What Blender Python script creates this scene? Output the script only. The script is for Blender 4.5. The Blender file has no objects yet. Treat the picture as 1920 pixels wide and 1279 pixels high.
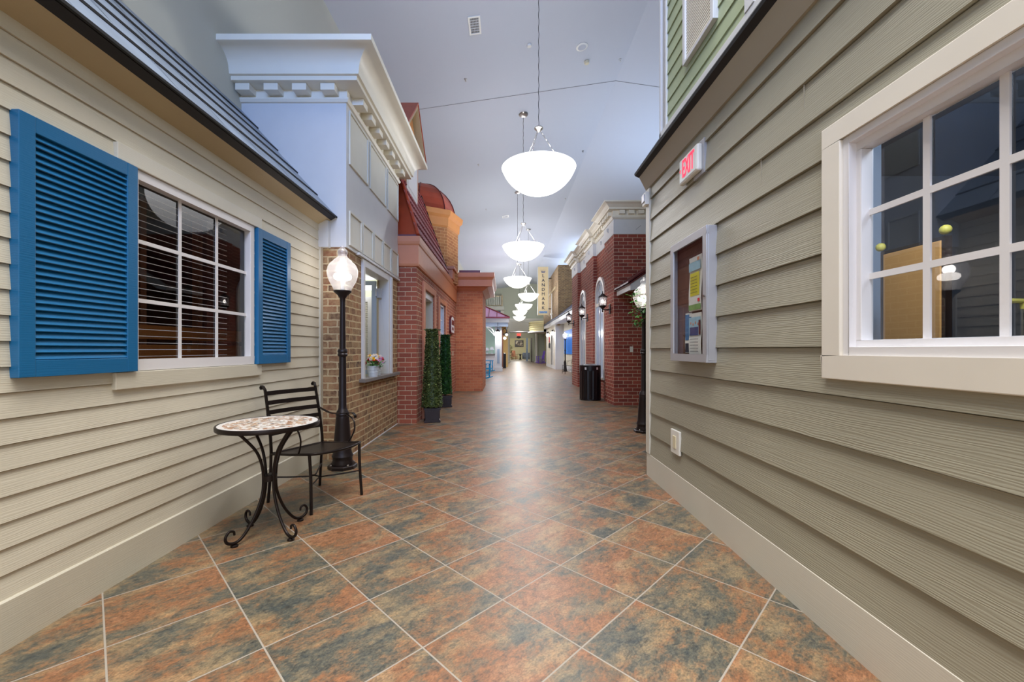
import bpy, bmesh, math, random
from mathutils import Vector, Matrix
random.seed(7)
S = bpy.context.scene
COL = S.collection
PI = math.pi
R = math.radians

# ------------------------------------------------------------------ camera
cam_d = bpy.data.cameras.new('camera')
cam = bpy.data.objects.new('camera', cam_d)
COL.objects.link(cam)
cam.location = (0, 0, 1.213)
cam.rotation_euler = (PI/2, 0, 0)
cam_d.sensor_width = 36.0
cam_d.lens = 36.0*778/1920
cam_d.shift_x = 13/1920
cam_d.shift_y = 16.5/1920
cam_d.clip_start = 0.02
cam_d.clip_end = 300
S.camera = cam

# ------------------------------------------------------------------ world, exposure
w = bpy.data.worlds.new('world'); S.world = w; w.use_nodes = True
w.node_tree.nodes['Background'].inputs[0].default_value = (0.88, 0.93, 1.0, 1)
w.node_tree.nodes['Background'].inputs[1].default_value = 1.7
S.view_settings.view_transform = 'Standard'
S.view_settings.look = 'None'
S.view_settings.exposure = 0.5
S.view_settings.gamma = 1.0
S.view_settings.use_curve_mapping = False
try:
    S.cycles.use_denoising = True
    S.cycles.max_bounces = 8
    S.cycles.diffuse_bounces = 5
    S.cycles.glossy_bounces = 4
    S.cycles.transmission_bounces = 6
    S.cycles.transparent_max_bounces = 12
    S.cycles.sample_clamp_indirect = 6
    S.cycles.sample_clamp_direct = 0
    S.cycles.caustics_reflective = False
    S.cycles.caustics_refractive = False
except Exception:
    pass

def area(name, loc, rot, sx, sy, power, color):
    d = bpy.data.lights.new(name, 'AREA'); d.shape = 'RECTANGLE'; d.size = sx; d.size_y = sy
    d.energy = power; d.color = color
    o = bpy.data.objects.new(name, d); COL.objects.link(o)
    o.location = loc; o.rotation_euler = rot
    return o
def point(name, loc, power, color, r=0.1):
    d = bpy.data.lights.new(name, 'POINT'); d.energy = power; d.color = color; d.shadow_soft_size = r
    o = bpy.data.objects.new(name, d); COL.objects.link(o); o.location = loc
    return o
WARM = (1.0, 0.84, 0.62); NEUT = (1.0, 0.95, 0.88); COOL = (0.62, 0.76, 1.0)
# added fill panels, out of view overhead, to brighten the near hall
pl_ = area('near_fill_panel', (0.1, 1.0, 6.6), (0, 0, 0), 2.6, 3.6, 140, (1.0, 0.96, 0.91)); pl_.data.spread = R(108)
pl_ = area('near_fill_panel', (0.1, -2.8, 6.6), (0, 0, 0), 2.6, 3.0, 120, (1.0, 0.96, 0.91)); pl_.data.spread = R(108)
# added uplights, hidden above the right-hand buildings to brighten the ceiling
# added blue fill behind the camera, as from an assumed, unseen high window
dl = area('added_rear_blue_fill', (0.4, -4.7, 5.3), (R(88), 0, 0), 4.6, 1.4, 95, (0.18, 0.40, 1.0))
dl.data.spread = R(70)
area('ceiling_fill_uplight', (4.6, 12.0, 4.45), (R(180), 0, 0), 2.2, 4.5, 70, COOL)
area('ceiling_fill_uplight', (5.0, 27.0, 6.5), (R(180), 0, 0), 2.2, 8.0, 110, COOL)
area('ceiling_fill_uplight', (3.2, 1.5, 4.6), (R(180), 0, 0), 1.4, 4.0, 22, COOL)

# ------------------------------------------------------------------ materials
def lin(c):
    c = c/255.0
    return c/12.92 if c <= 0.04045 else ((c+0.055)/1.055)**2.4
def C(r, g, b): return (lin(r), lin(g), lin(b), 1)
class NT:
    def __init__(s, name):
        s.m = bpy.data.materials.new(name); s.m.use_nodes = True
        s.t = s.m.node_tree; s.b = s.t.nodes['Principled BSDF']; s.out = s.t.nodes['Material Output']
    def n(s, typ, **kw):
        x = s.t.nodes.new(typ)
        for k, v in kw.items(): setattr(x, k, v)
        return x
    def l(s, a, b): s.t.links.new(a, b)
    def val(s, a, v):
        if isinstance(v, bpy.types.NodeSocket): s.l(v, a)
        else: a.default_value = v
    def math(s, op, a, b=0.0, c=None):
        x = s.n('ShaderNodeMath', operation=op); s.val(x.inputs[0], a); s.val(x.inputs[1], b)
        if c is not None: s.val(x.inputs[2], c)
        return x.outputs[0]
    def mix(s, f, a, b, typ='MIX'):
        x = s.n('ShaderNodeMix', data_type='RGBA', blend_type=typ)
        s.val(x.inputs[0], f); s.val(x.inputs[6], a); s.val(x.inputs[7], b)
        return x.outputs[2]
    def ramp(s, f, stops):
        x = s.n('ShaderNodeValToRGB'); e = x.color_ramp.elements
        while len(e) > 1: e.remove(e[-1])
        e[0].position, e[0].color = stops[0]
        for p, c in stops[1:]:
            k = e.new(p); k.color = c
        s.l(f, x.inputs[0]); return x.outputs[0]
    def coord(s, kind='Object', scale=(1, 1, 1)):
        x = s.n('ShaderNodeTexCoord'); m = s.n('ShaderNodeMapping'); m.inputs['Scale'].default_value = scale
        s.l(x.outputs[kind], m.inputs[0]); return m.outputs[0]
    def noise(s, v, scale=5, detail=4, rough=0.5, dist=0.0):
        x = s.n('ShaderNodeTexNoise'); s.l(v, x.inputs['Vector']); x.inputs['Scale'].default_value = scale
        x.inputs['Detail'].default_value = detail; x.inputs['Roughness'].default_value = rough
        x.inputs['Distortion'].default_value = dist; return x.outputs
    def bump(s, h, strength=0.3, dist=0.01):
        x = s.n('ShaderNodeBump'); x.inputs['Strength'].default_value = strength; x.inputs['Distance'].default_value = dist
        s.l(h, x.inputs['Height']); s.l(x.outputs[0], s.b.inputs['Normal'])
    def set(s, col=None, rough=None, metal=None, spec=None):
        if col is not None: s.val(s.b.inputs['Base Color'], col)
        if rough is not None: s.val(s.b.inputs['Roughness'], rough)
        if metal is not None: s.b.inputs['Metallic'].default_value = metal
        if spec is not None: s.b.inputs['Specular IOR Level'].default_value = spec
def plain(name, c, rough=0.5, metal=0.0, var=0.06, scale=6, bump=0.0, spec=0.5):
    k = NT(name)
    f = k.noise(k.coord(), scale, 5)[0]
    d = tuple(x*(1-var) for x in c[:3])+(1,); e = tuple(min(1, x*(1+var)) for x in c[:3])+(1,)
    k.set(k.ramp(f, [(0.3, d), (0.7, e)]), rough, metal, spec)
    if bump: k.bump(k.noise(k.coord(), scale*12, 4)[0], bump, 0.003)
    return k.m
def emit(name, c, s):
    k = NT(name); k.set(c, 0.5); k.b.inputs['Emission Color'].default_value = c; k.b.inputs['Emission Strength'].default_value = s
    return k.m
def siding(name, c, grain=0.25, gy=1.2, gz=26, dist=2.0, rough=0.45):
    k = NT(name)
    v = k.coord('Object', (1, 1, 1))
    big = k.noise(v, 1.3, 3)[0]
    g = k.noise(k.coord('Object', (gz, gy, gz)), 1.0, 5, 0.6, dist)[0]
    w_ = k.n('ShaderNodeTexWave', wave_type='BANDS', bands_direction='Z')
    k.l(k.coord('Object', (1, 0.10, 1)), w_.inputs['Vector']); w_.inputs['Scale'].default_value = 34
    w_.inputs['Distortion'].default_value = 9; w_.inputs['Detail'].default_value = 3; w_.inputs['Detail Scale'].default_value = 1.1
    h = k.math('ADD', k.math('MULTIPLY', w_.outputs['Fac'], k.math('MULTIPLY', k.noise(k.coord('Object', (1, 0.6, 5)), 1.4, 2)[0], 0.6)), g)
    lo = tuple(x*0.93 for x in c[:3])+(1,); hi = tuple(min(1, x*1.05) for x in c[:3])+(1,)
    k.set(k.ramp(big, [(0.3, lo), (0.7, hi)]), rough)
    k.bump(h, grain, 0.004)
    return k.m
def brick(name, c1, c2, mortar, mottle=None, bw=0.205, bh=0.0775, ms=0.0085, varr=0.35):
    k = NT(name)
    uv = k.n('ShaderNodeTexCoord').outputs['UV']
    if mottle:
        nd = k.noise(uv, 22, 2)[1]; sc_ = k.n('ShaderNodeVectorMath', operation='MULTIPLY_ADD'); k.l(nd, sc_.inputs[0]); sc_.inputs[1].default_value = (0.014, 0.014, 0); k.l(uv, sc_.inputs[2]); uv = sc_.outputs[0]
    b = k.n('ShaderNodeTexBrick'); k.l(uv, b.inputs['Vector'])
    b.inputs['Scale'].default_value = 1.0; b.inputs['Brick Width'].default_value = bw; b.inputs['Row Height'].default_value = bh
    b.inputs['Mortar Size'].default_value = ms/2*1.1; b.inputs['Mortar Smooth'].default_value = 0.12
    b.inputs['Color1'].default_value = c1; b.inputs['Color2'].default_value = c2; b.inputs['Mortar'].default_value = mortar
    f = b.outputs['Fac']; col = b.outputs['Color']
    if mottle:
        n1 = k.noise(uv, 9, 6, 0.7)[0]
        mm = k.ramp(n1, [(0.36, (0, 0, 0, 1)), (0.56, (1, 1, 1, 1))])
        mk = k.math('MULTIPLY', mm, k.math('SUBTRACT', 1.0, f)); mk = k.math('MULTIPLY', mk, 0.62)
        col = k.mix(mk, col, mottle)
    n2 = k.noise(uv, 60, 3)[0]
    sh = k.ramp(n2, [(0.3, (1-varr*0.5,)*3+(1,)), (0.7, (1,)*3+(1,))])
    col = k.mix(1.0, col, sh, 'MULTIPLY')
    k.set(col, 0.85)
    k.bump(k.math('ADD', k.math('MULTIPLY', f, -1.0), k.math('MULTIPLY', n2, 0.25)), 0.7, 0.006)
    return k.m

M = {}
M['cream_siding'] = siding('cream_siding', C(210, 203, 184), 0.22)
M['cream_trim'] = siding('cream_trim', C(204, 198, 180), 0.12)
M['grey_siding'] = siding('grey_siding', C(160, 156, 138), 0.45, rough=0.4)
M['stone_trim'] = siding('stone_trim', C(212, 208, 195), 0.10)
M['frieze_grey'] = siding('frieze_grey', C(168, 160, 142), 0.12)
M['window_trim'] = plain('window_trim', C(228, 222, 210), 0.4, var=0.02)
M['vinyl'] = plain('white_vinyl', C(226, 224, 226), 0.35, var=0.01)
M['soffit_tan'] = siding('soffit_tan', C(176, 158, 122), 0.2)
M['blue_shutter'] = siding('blue_shutter_paint', C(24, 102, 152), 0.15, 14, 14, rough=0.35)
M['slate'] = plain('slate_shingle', C(132, 144, 160), 0.42, var=0.2, scale=3, bump=0.15)
M['black_edge'] = plain('black_edge', C(20, 18, 18), 0.6, var=0.2)
M['white_paint'] = plain('white_paint', C(206, 206, 206), 0.4, var=0.015)
M['panel_cream'] = plain('panel_cream', C(214, 210, 196), 0.45, var=0.02)
M['cornice_paint'] = plain('cornice_paint', C(226, 220, 204), 0.42, var=0.015)
M['brown_brick'] = brick('brown_brick', C(150, 98, 68), C(70, 50, 42), C(204, 182, 142), C(184, 152, 110), ms=0.014)
M['red_brick'] = brick('red_brick', C(176, 96, 68), C(146, 76, 56), C(212, 188, 154))
M['dark_red_brick'] = brick('dark_red_brick', C(166, 80, 62), C(130, 57, 46), C(208, 188, 162))
M['orange_brick'] = brick('orange_brick', C(208, 124, 80), C(182, 100, 64), C(208, 160, 112))
M['amber_brick'] = brick('amber_brick', C(190, 128, 76), C(160, 98, 56), C(222, 176, 118))
M['tan_brick'] = brick('tan_brick', C(170, 138, 92), C(120, 92, 62), C(196, 176, 140), C(110, 90, 70))
M['terracotta'] = plain('terracotta_paint', C(204, 130, 88), 0.5, var=0.03)
M['terracotta_dark'] = plain('terracotta_dark', C(198, 124, 84), 0.5, var=0.03)
M['amber_trim'] = plain('amber_trim', C(206, 138, 76), 0.5, var=0.03)
M['copper_red'] = plain('copper_red_metal', C(168, 66, 36), 0.38, 0.15, var=0.08)
M['red_metal'] = plain('red_metal_roof', C(138, 44, 48), 0.35, 0.2, var=0.05)
M['maroon'] = plain('maroon_paint', C(92, 24, 28), 0.4, var=0.05)
M['pink_metal'] = plain('pink_metal_roof', C(214, 160, 196), 0.4, 0.05, var=0.04)
M['iron'] = plain('dark_iron', C(36, 27, 24), 0.38, 0.6, var=0.1)
M['lamp_iron'] = plain('lamp_iron', C(32, 22, 22), 0.42, 0.3, var=0.1)
M['dark_plastic'] = plain('black_bin', C(18, 17, 20), 0.35, var=0.05)
M['planter'] = plain('planter_brown', C(38, 24, 22), 0.45, var=0.08)
M['nickel'] = plain('brushed_nickel', C(170, 165, 160), 0.28, 1.0, var=0.05)
M['aluminium'] = plain('aluminium', C(186, 187, 192), 0.38, 0.35, var=0.02)
M['white_plastic'] = plain('white_plastic', C(232, 230, 222), 0.4, var=0.01)
M['ivory'] = plain('ivory_plastic', C(222, 212, 180), 0.4, var=0.01)
M['ceiling'] = plain('ceiling_paint', C(196, 201, 211), 0.8, var=0.01, scale=0.6)
M['hall_wall'] = plain('hall_wall_paint', C(194, 192, 178), 0.8, var=0.01, scale=0.6)
M['green_wall'] = plain('green_wall_paint', C(180, 182, 160), 0.8, var=0.02, scale=0.6)
M['cream_wall'] = plain('cream_wall_paint', C(214, 206, 164), 0.7, var=0.02)
M['yellow_wall'] = plain('yellow_wall_paint', C(206, 178, 116), 0.7, var=0.02)
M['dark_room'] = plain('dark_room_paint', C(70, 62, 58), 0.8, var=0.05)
M['room_blue'] = plain('pale_room_paint', C(150, 165, 185), 0.8, var=0.02)
M['room_dim'] = plain('slate_room_paint', C(88, 94, 104), 0.8, var=0.02)
M['green_siding'] = siding('sage_siding', C(158, 170, 136), 0.1)
M['teal_wall'] = siding('teal_siding', C(178, 216, 200), 0.05)
M['grey_stone'] = plain('grey_stone_sill', C(118, 112, 108), 0.6, var=0.08, bump=0.2)
M['blue_paint'] = plain('bright_blue_paint', C(20, 120, 220), 0.4, var=0.03)
M['sky_paint'] = plain('turquoise_paint', C(40, 160, 210), 0.4, var=0.03)
M['purple_paint'] = plain('purple_paint', C(112, 78, 176), 0.4, var=0.03)
M['navy'] = plain('navy_roof', C(56, 66, 96), 0.5, var=0.06)
M['wood'] = siding('honey_wood', C(222, 164, 96), 0.1, 20, 3)
M['brown_wood'] = siding('brown_wood', C(120, 76, 50), 0.1)
M['orange_wood'] = siding('orange_wood', C(176, 108, 52), 0.1)
M['cork'] = plain('brown_cork', C(98, 62, 50), 0.8, var=0.12, scale=20)
M['tin'] = plain('white_tin', C(206, 214, 222), 0.35, 0.2, var=0.03)
M['gold_knob'] = plain('yellow_ball', C(220, 204, 90), 0.5, var=0.03)
def leafy(name, a, b, c):
    k = NT(name); g = k.n('ShaderNodeNewGeometry')
    k.set(k.ramp(g.outputs['Random Per Island'], [(0.0, a), (0.55, b), (1.0, c)]), 0.5)
    return k.m
M['leaf'] = leafy('box_leaf', C(34, 42, 20), C(82, 98, 46), C(156, 166, 96))
M['leaf2'] = leafy('box_leaf_bright', C(18, 38, 16), C(44, 92, 34), C(96, 158, 72))
M['ivy'] = leafy('ivy_leaf', C(36, 84, 26), C(66, 128, 46), C(118, 176, 76))
M['petal_red'] = plain('petal_red', C(214, 28, 52), 0.6, var=0.15, scale=60)
M['petal_white'] = plain('petal_white', C(236, 236, 240), 0.6, var=0.03)
M['petal_yellow'] = plain('petal_yellow', C(240, 196, 20), 0.6, var=0.1, scale=60)
M['petal_pink'] = plain('petal_pink', C(226, 170, 214), 0.6, var=0.05)
M['paper'] = plain('paper', C(226, 226, 222), 0.6, var=0.01)
M['ink'] = plain('ink', C(40, 40, 60), 0.6, var=0.05)
M['red_ink'] = emit('lit_red_letter', C(255, 40, 70), 1.1)
M['exit_face'] = plain('exit_face', C(216, 226, 226), 0.35, var=0.01)
M['poster_blue'] = plain('poster_blue', C(60, 110, 160), 0.5, var=0.25, scale=30)
M['poster_pale'] = plain('poster_pale_blue', C(150, 190, 210), 0.5, var=0.1, scale=30)
M['poster_yellow'] = plain('poster_yellow', C(216, 206, 50), 0.5, var=0.05)
M['poster_green'] = plain('poster_green', C(120, 160, 90), 0.5, var=0.15, scale=30)
M['poster_navy'] = plain('poster_navy', C(50, 66, 120), 0.5, var=0.2, scale=40)
M['skin'] = plain('printed_skin', C(190, 140, 120), 0.5)
M['sign_tan'] = plain('sign_tan', C(222, 200, 152), 0.5, var=0.02)
M['sign_blue'] = plain('sign_blue', C(70, 96, 176), 0.5, var=0.03)
M['gold'] = plain('cream_marquee', C(222, 210, 158), 0.5, var=0.02)
M['carpet'] = plain('pale_carpet', C(180, 172, 156), 0.9, var=0.05)
M['dark_frame'] = plain('dark_picture_frame', C(40, 26, 18), 0.4)
k = NT('sepia_picture'); k.set(k.ramp(k.noise(k.coord(), 2.6, 3)[0], [(0.42, C(60, 50, 40)), (0.5, C(120, 104, 84)), (0.6, C(226, 214, 190))]), 0.5); M['picture'] = k.m
M['leather'] = plain('rust_leather', C(140, 70, 44), 0.5)
M['white_light'] = emit('white_light', (1, 0.97, 0.92, 1), 4.0)
M['tube_light'] = emit('tube_light', (0.95, 0.98, 1, 1), 3.0)
M['red_light'] = emit('red_light', (1, 0.03, 0.02, 1), 2.0)
M['bulb'] = emit('warm_bulb', (1, 0.93, 0.82, 1), 7.0)
M['bowl'] = emit('alabaster_bowl', (1, 0.97, 0.92, 1), 1.5)
M['grille'] = plain('dark_grille', C(60, 58, 58), 0.5)
M['seam'] = plain('ceiling_joint', C(130, 130, 134), 0.8)

def glass_mat(name, tint, refl, rough=0.0, body=0.0):
    k = NT(name)
    tr = k.n('ShaderNodeBsdfTransparent'); tr.inputs[0].default_value = tint
    gl = k.n('ShaderNodeBsdfGlossy'); gl.inputs['Roughness'].default_value = rough; gl.inputs[0].default_value = (1, 1, 1, 1)
    ge = k.n('ShaderNodeNewGeometry'); dt = k.n('ShaderNodeVectorMath', operation='DOT_PRODUCT')
    k.l(ge.outputs['Normal'], dt.inputs[0]); k.l(ge.outputs['Incoming'], dt.inputs[1])
    r0 = ((refl-1)/(refl+1))**2*2
    one = k.math('SUBTRACT', 1.0, k.math('ABSOLUTE', dt.outputs['Value']))
    fr = k.math('ADD', r0, k.math('MULTIPLY', 1-r0, k.math('POWER', one, 5.0)))
    mx = k.n('ShaderNodeMixShader'); k.l(fr, mx.inputs[0]); k.l(tr.outputs[0], mx.inputs[1]); k.l(gl.outputs[0], mx.inputs[2])
    last = mx.outputs[0]
    if body:
        df = k.n('ShaderNodeBsdfTranslucent'); df.inputs[0].default_value = (0.95, 0.95, 0.97, 1)
        d2 = k.n('ShaderNodeBsdfDiffuse'); d2.inputs[0].default_value = (0.95, 0.95, 0.97, 1)
        ad = k.n('ShaderNodeMixShader'); ad.inputs[0].default_value = 0.5; k.l(df.outputs[0], ad.inputs[1]); k.l(d2.outputs[0], ad.inputs[2])
        m2 = k.n('ShaderNodeMixShader'); m2.inputs[0].default_value = body
        k.l(last, m2.inputs[1]); k.l(ad.outputs[0], m2.inputs[2]); last = m2.outputs[0]
    k.l(last, k.out.inputs[0]); return k.m
M['glass'] = glass_mat('window_glass', (0.92, 0.95, 0.97, 1), 1.5)
M['thin_glass'] = glass_mat('case_glass', (0.97, 0.98, 0.98, 1), 1.08)
M['globe'] = glass_mat('pebbled_globe_glass', (0.9, 0.9, 0.95, 1), 1.45, 0.25, 0.17)
M['seeded'] = glass_mat('seeded_lantern_glass', (0.95, 0.95, 1, 1), 1.5, 0.2, 0.25)
M['blind_glass'] = plain('glazed_white_blind', C(176, 196, 222), 0.12, var=0.05)

def floor_mat():
    k = NT('slate_look_floor_tile')
    v = k.n('ShaderNodeTexCoord').outputs['Object']
    mp = k.n('ShaderNodeMapping', vector_type='POINT')
    sub = k.n('ShaderNodeVectorMath', operation='SUBTRACT'); k.l(v, sub.inputs[0]); sub.inputs[1].default_value = (-0.012, 2.013, 0)
    k.l(sub.outputs[0], mp.inputs[0]); mp.inputs['Rotation'].default_value = (0, 0, -PI/4)
    T = 0.6466/math.sqrt(2)
    mp.inputs['Scale'].default_value = (1/T,)*3
    # the mapping scales before it rotates, which is the same for a uniform scale
    fl = k.n('ShaderNodeVectorMath', operation='FLOOR'); k.l(mp.outputs[0], fl.inputs[0])
    fr = k.n('ShaderNodeVectorMath', operation='FRACTION'); k.l(mp.outputs[0], fr.inputs[0])
    sx = k.n('ShaderNodeSeparateXYZ'); k.l(fr.outputs[0], sx.inputs[0])
    dx = k.math('MINIMUM', sx.outputs[0], k.math('SUBTRACT', 1.0, sx.outputs[0]))
    dy = k.math('MINIMUM', sx.outputs[1], k.math('SUBTRACT', 1.0, sx.outputs[1]))
    d = k.math('MINIMUM', dx, dy)
    g = k.math('LESS_THAN', d, 0.0072)
    wn = k.n('ShaderNodeTexWhiteNoise', noise_dimensions='2D'); k.l(fl.outputs[0], wn.inputs['Vector'])
    off = k.n('ShaderNodeVectorMath', operation='SCALE'); k.l(wn.outputs['Color'], off.inputs[0]); off.inputs['Scale'].default_value = 37.0
    st = k.n('ShaderNodeVectorMath', operation='MULTIPLY'); k.l(fr.outputs[0], st.inputs[0]); st.inputs[1].default_value = (0.85, 1.3, 1)
    ad = k.n('ShaderNodeVectorMath', operation='ADD'); k.l(st.outputs[0], ad.inputs[0]); k.l(off.outputs[0], ad.inputs[1])
    n1 = k.noise(ad.outputs[0], 1.25, 14, 0.72, 0.25)[0]
    n2 = k.noise(ad.outputs[0], 13, 10, 0.8, 0.4)[0]
    n3 = k.noise(ad.outputs[0], 2.2, 6, 0.6)[1]
    sep = k.n('ShaderNodeSeparateColor'); k.l(n3, sep.inputs[0])
    f = k.math('ADD', k.math('MULTIPLY', n1, 0.72), k.math('MULTIPLY', n2, 0.28))
    f = k.math('ADD', f, k.math('MULTIPLY', k.math('SUBTRACT', wn.outputs['Value'], 0.5), 0.06))
    col = k.ramp(f, [(0.37, C(62, 70, 70)), (0.455, C(92, 90, 78)), (0.50, C(116, 94, 72)), (0.55, C(134, 92, 62)), (0.64, C(146, 106, 78))])
    tan = k.ramp(sep.outputs[1], [(0.50, (0, 0, 0, 1)), (0.62, (1, 1, 1, 1))])
    col = k.mix(k.math('MULTIPLY', tan, 0.6), col, C(148, 128, 96))
    spk = k.ramp(n2, [(0.36, (0.42, 0.42, 0.44, 1)), (0.47, (0.9, 0.9, 0.9, 1)), (0.62, (1.3, 1.25, 1.15, 1))])
    col = k.mix(0.9, col, spk, 'MULTIPLY')
    n4 = k.noise(ad.outputs[0], 46, 4, 0.7)[0]
    col = k.mix(0.8, col, k.ramp(n4, [(0.35, (0.6, 0.6, 0.6, 1)), (0.5, (1, 1, 1, 1)), (0.66, (1.35, 1.32, 1.25, 1))]), 'MULTIPLY')
    col = k.mix(g, col, C(156, 148, 136))
    rg = k.math('ADD', k.math('MULTIPLY', g, 0.4), k.math('ADD', 0.34, k.math('MULTIPLY', n2, 0.14)))
    k.set(col, rg, spec=0.8)
    h = k.math('ADD', k.math('MULTIPLY', k.math('MINIMUM', d, 0.02), 40.0), k.math('MULTIPLY', n2, 0.55))
    k.bump(h, 0.16, 0.004)
    return k.m
M['floor'] = floor_mat()

def mosaic_mat():
    k = NT('pebble_mosaic')
    v = k.coord('Object', (1, 1, 0))
    vo = k.n('ShaderNodeTexVoronoi', feature='F1'); k.l(v, vo.inputs['Vector']); vo.inputs['Scale'].default_value = 42
    ve = k.n('ShaderNodeTexVoronoi', feature='DISTANCE_TO_EDGE'); k.l(v, ve.inputs['Vector']); ve.inputs['Scale'].default_value = 42
    sep = k.n('ShaderNodeSeparateColor'); k.l(vo.outputs['Color'], sep.inputs[0])
    inner = k.ramp(sep.outputs[0], [(0.0, C(236, 232, 226)), (0.3, C(206, 198, 186)), (0.45, C(190, 150, 108)), (0.65, C(160, 110, 74)), (0.85, C(132, 118, 108)), (1.0, C(222, 214, 202))])
    inner.node.color_ramp.interpolation = 'CONSTANT'
    ln = k.n('ShaderNodeVectorMath', operation='LENGTH'); k.l(v, ln.inputs[0])
    r = ln.outputs['Value']
    ring = k.math('MULTIPLY', k.math('GREATER_THAN', r, 0.235), k.math('LESS_THAN', r, 0.262))
    rc = k.ramp(sep.outputs[1], [(0, C(170, 120, 84)), (0.5, C(230, 226, 220))]); rc.node.color_ramp.interpolation = 'CONSTANT'
    out = k.math('GREATER_THAN', r, 0.235)
    col = k.mix(out, inner, C(228, 224, 220))
    col = k.mix(ring, col, rc)
    grout = k.math('LESS_THAN', ve.outputs['Distance'], 0.045)
    col = k.mix(k.math('MULTIPLY', grout, 0.8), col, C(222, 216, 208))
    k.set(col, 0.3)
    return k.m
M['mosaic'] = mosaic_mat()

# ------------------------------------------------------------------ mesh tools
class MB:
    def __init__(s): s.v = []; s.f = []; s.uv = {}
    def q(s, *pts):
        i = len(s.v); s.v += [tuple(p) for p in pts]; s.f.append(tuple(range(i, i+len(pts)))); return s
    def box(s, x0, x1, y0, y1, z0, z1):
        if x0 > x1: x0, x1 = x1, x0
        if y0 > y1: y0, y1 = y1, y0
        if z0 > z1: z0, z1 = z1, z0
        i = len(s.v)
        s.v += [(x0,y0,z0),(x1,y0,z0),(x1,y1,z0),(x0,y1,z0),(x0,y0,z1),(x1,y0,z1),(x1,y1,z1),(x0,y1,z1)]
        for f in ((0,3,2,1),(4,5,6,7),(0,1,5,4),(1,2,6,5),(2,3,7,6),(3,0,4,7)): s.f.append(tuple(i+k for k in f))
        return s
    def prism(s, prof, axis, a, b):
        """closed 2D profile extruded along an axis; prof pairs are the other two axes in order (xyz without axis)"""
        n = len(prof); i = len(s.v)
        def P(p, t):
            return {'x': (t, p[0], p[1]), 'y': (p[0], t, p[1]), 'z': (p[0], p[1], t)}[axis]
        s.v += [P(p, a) for p in prof]+[P(p, b) for p in prof]
        for k in range(n):
            l = (k+1) % n; s.f.append((i+k, i+l, i+n+l, i+n+k))
        s.f.append(tuple(i+k for k in range(n))[::-1]); s.f.append(tuple(i+n+k for k in range(n)))
        return s
    def lathe(s, prof, c=(0, 0, 0), seg=24, close=True, axis=None, cap=False):
        i = len(s.v); n = len(prof)
        ang0 = PI/seg if seg <= 8 else 0
        for r, z in prof:
            for k in range(seg):
                a = 2*PI*k/seg+ang0; s.v.append((c[0]+r*math.cos(a), c[1]+r*math.sin(a), c[2]+z))
        for j in range(n-1):
            for k in range(seg):
                l = (k+1) % seg
                s.f.append((i+j*seg+k, i+j*seg+l, i+(j+1)*seg+l, i+(j+1)*seg+k))
        if cap:
            s.f.append(tuple(i+k for k in range(seg))[::-1]); s.f.append(tuple(i+(n-1)*seg+k for k in range(seg)))
        return s
    def tube(s, pts, r, seg=8, flat=None):
        """round bar along a path; flat=(w,t,up) gives a rectangular strip"""
        pts = [Vector(p) for p in pts]; i = len(s.v); n = len(pts)
        rr = r if isinstance(r, (list, tuple)) else [r]*n
        up = Vector((0, 0, 1)); prev = None
        for k, p in enumerate(pts):
            t = (pts[min(k+1, n-1)]-pts[max(k-1, 0)]); t = t.normalized() if t.length > 1e-9 else Vector((0, 0, 1))
            if prev is None:
                a = up if abs(t.z) < 0.95 else Vector((1, 0, 0)); u = (a-t*a.dot(t)).normalized()
            else: u = (prev-t*prev.dot(t)).normalized()
            prev = u; v = t.cross(u)
            for m in range(seg):
                g = 2*PI*m/seg+(PI/4 if seg == 4 else 0); s.v.append(tuple(p+(u*math.cos(g)+v*math.sin(g))*rr[k]))
        for k in range(n-1):
            for m in range(seg):
                o = (m+1) % seg; s.f.append((i+k*seg+m, i+k*seg+o, i+(k+1)*seg+o, i+(k+1)*seg+m))
        s.f.append(tuple(i+m for m in range(seg))[::-1]); s.f.append(tuple(i+(n-1)*seg+m for m in range(seg)))
        return s
    def strip(s, pts, wv, t):
        """flat bar: path pts, width vector wv, thickness t"""
        pts = [Vector(p) for p in pts]; wv = Vector(wv); n = len(pts); i = len(s.v)
        for k, p in enumerate(pts):
            tg = (pts[min(k+1, n-1)]-pts[max(k-1, 0)]).normalized(); nn = tg.cross(wv).normalized()*t/2
            for a, b in ((-1, -1), (1, -1), (1, 1), (-1, 1)): s.v.append(tuple(p+wv*0.5*a+nn*b))
        for k in range(n-1):
            for m in range(4):
                o = (m+1) % 4; s.f.append((i+k*4+m, i+k*4+o, i+k*4+4+o, i+k*4+4+m))
        s.f.append((i+3, i+2, i+1, i)); j = i+(n-1)*4; s.f.append((j, j+1, j+2, j+3))
        return s
    def sweep(s, path, prof, side=1):
        """closed profile [(projection,z)] swept with mitres along a 2D path; projection goes to the left (side=1) or right"""
        n = len(path); k = len(prof); i = len(s.v)
        def nrm(a, b):
            d = Vector((b[0]-a[0], b[1]-a[1])).normalized(); return Vector((-d.y, d.x))*side
        for j, p in enumerate(path):
            n1 = nrm(path[j-1], p) if j > 0 else None; n2 = nrm(p, path[j+1]) if j < n-1 else None
            if n1 is None: m = n2
            elif n2 is None: m = n1
            else: m = (n1+n2)/(1+n1.dot(n2))
            for q_, z in prof: s.v.append((p[0]+m.x*q_, p[1]+m.y*q_, z))
        for j in range(n-1):
            for m in range(k):
                o = (m+1) % k; s.f.append((i+j*k+m, i+j*k+o, i+(j+1)*k+o, i+(j+1)*k+m))
        s.f.append(tuple(i+m for m in range(k))[::-1]); s.f.append(tuple(i+(n-1)*k+m for m in range(k)))
        return s
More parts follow.
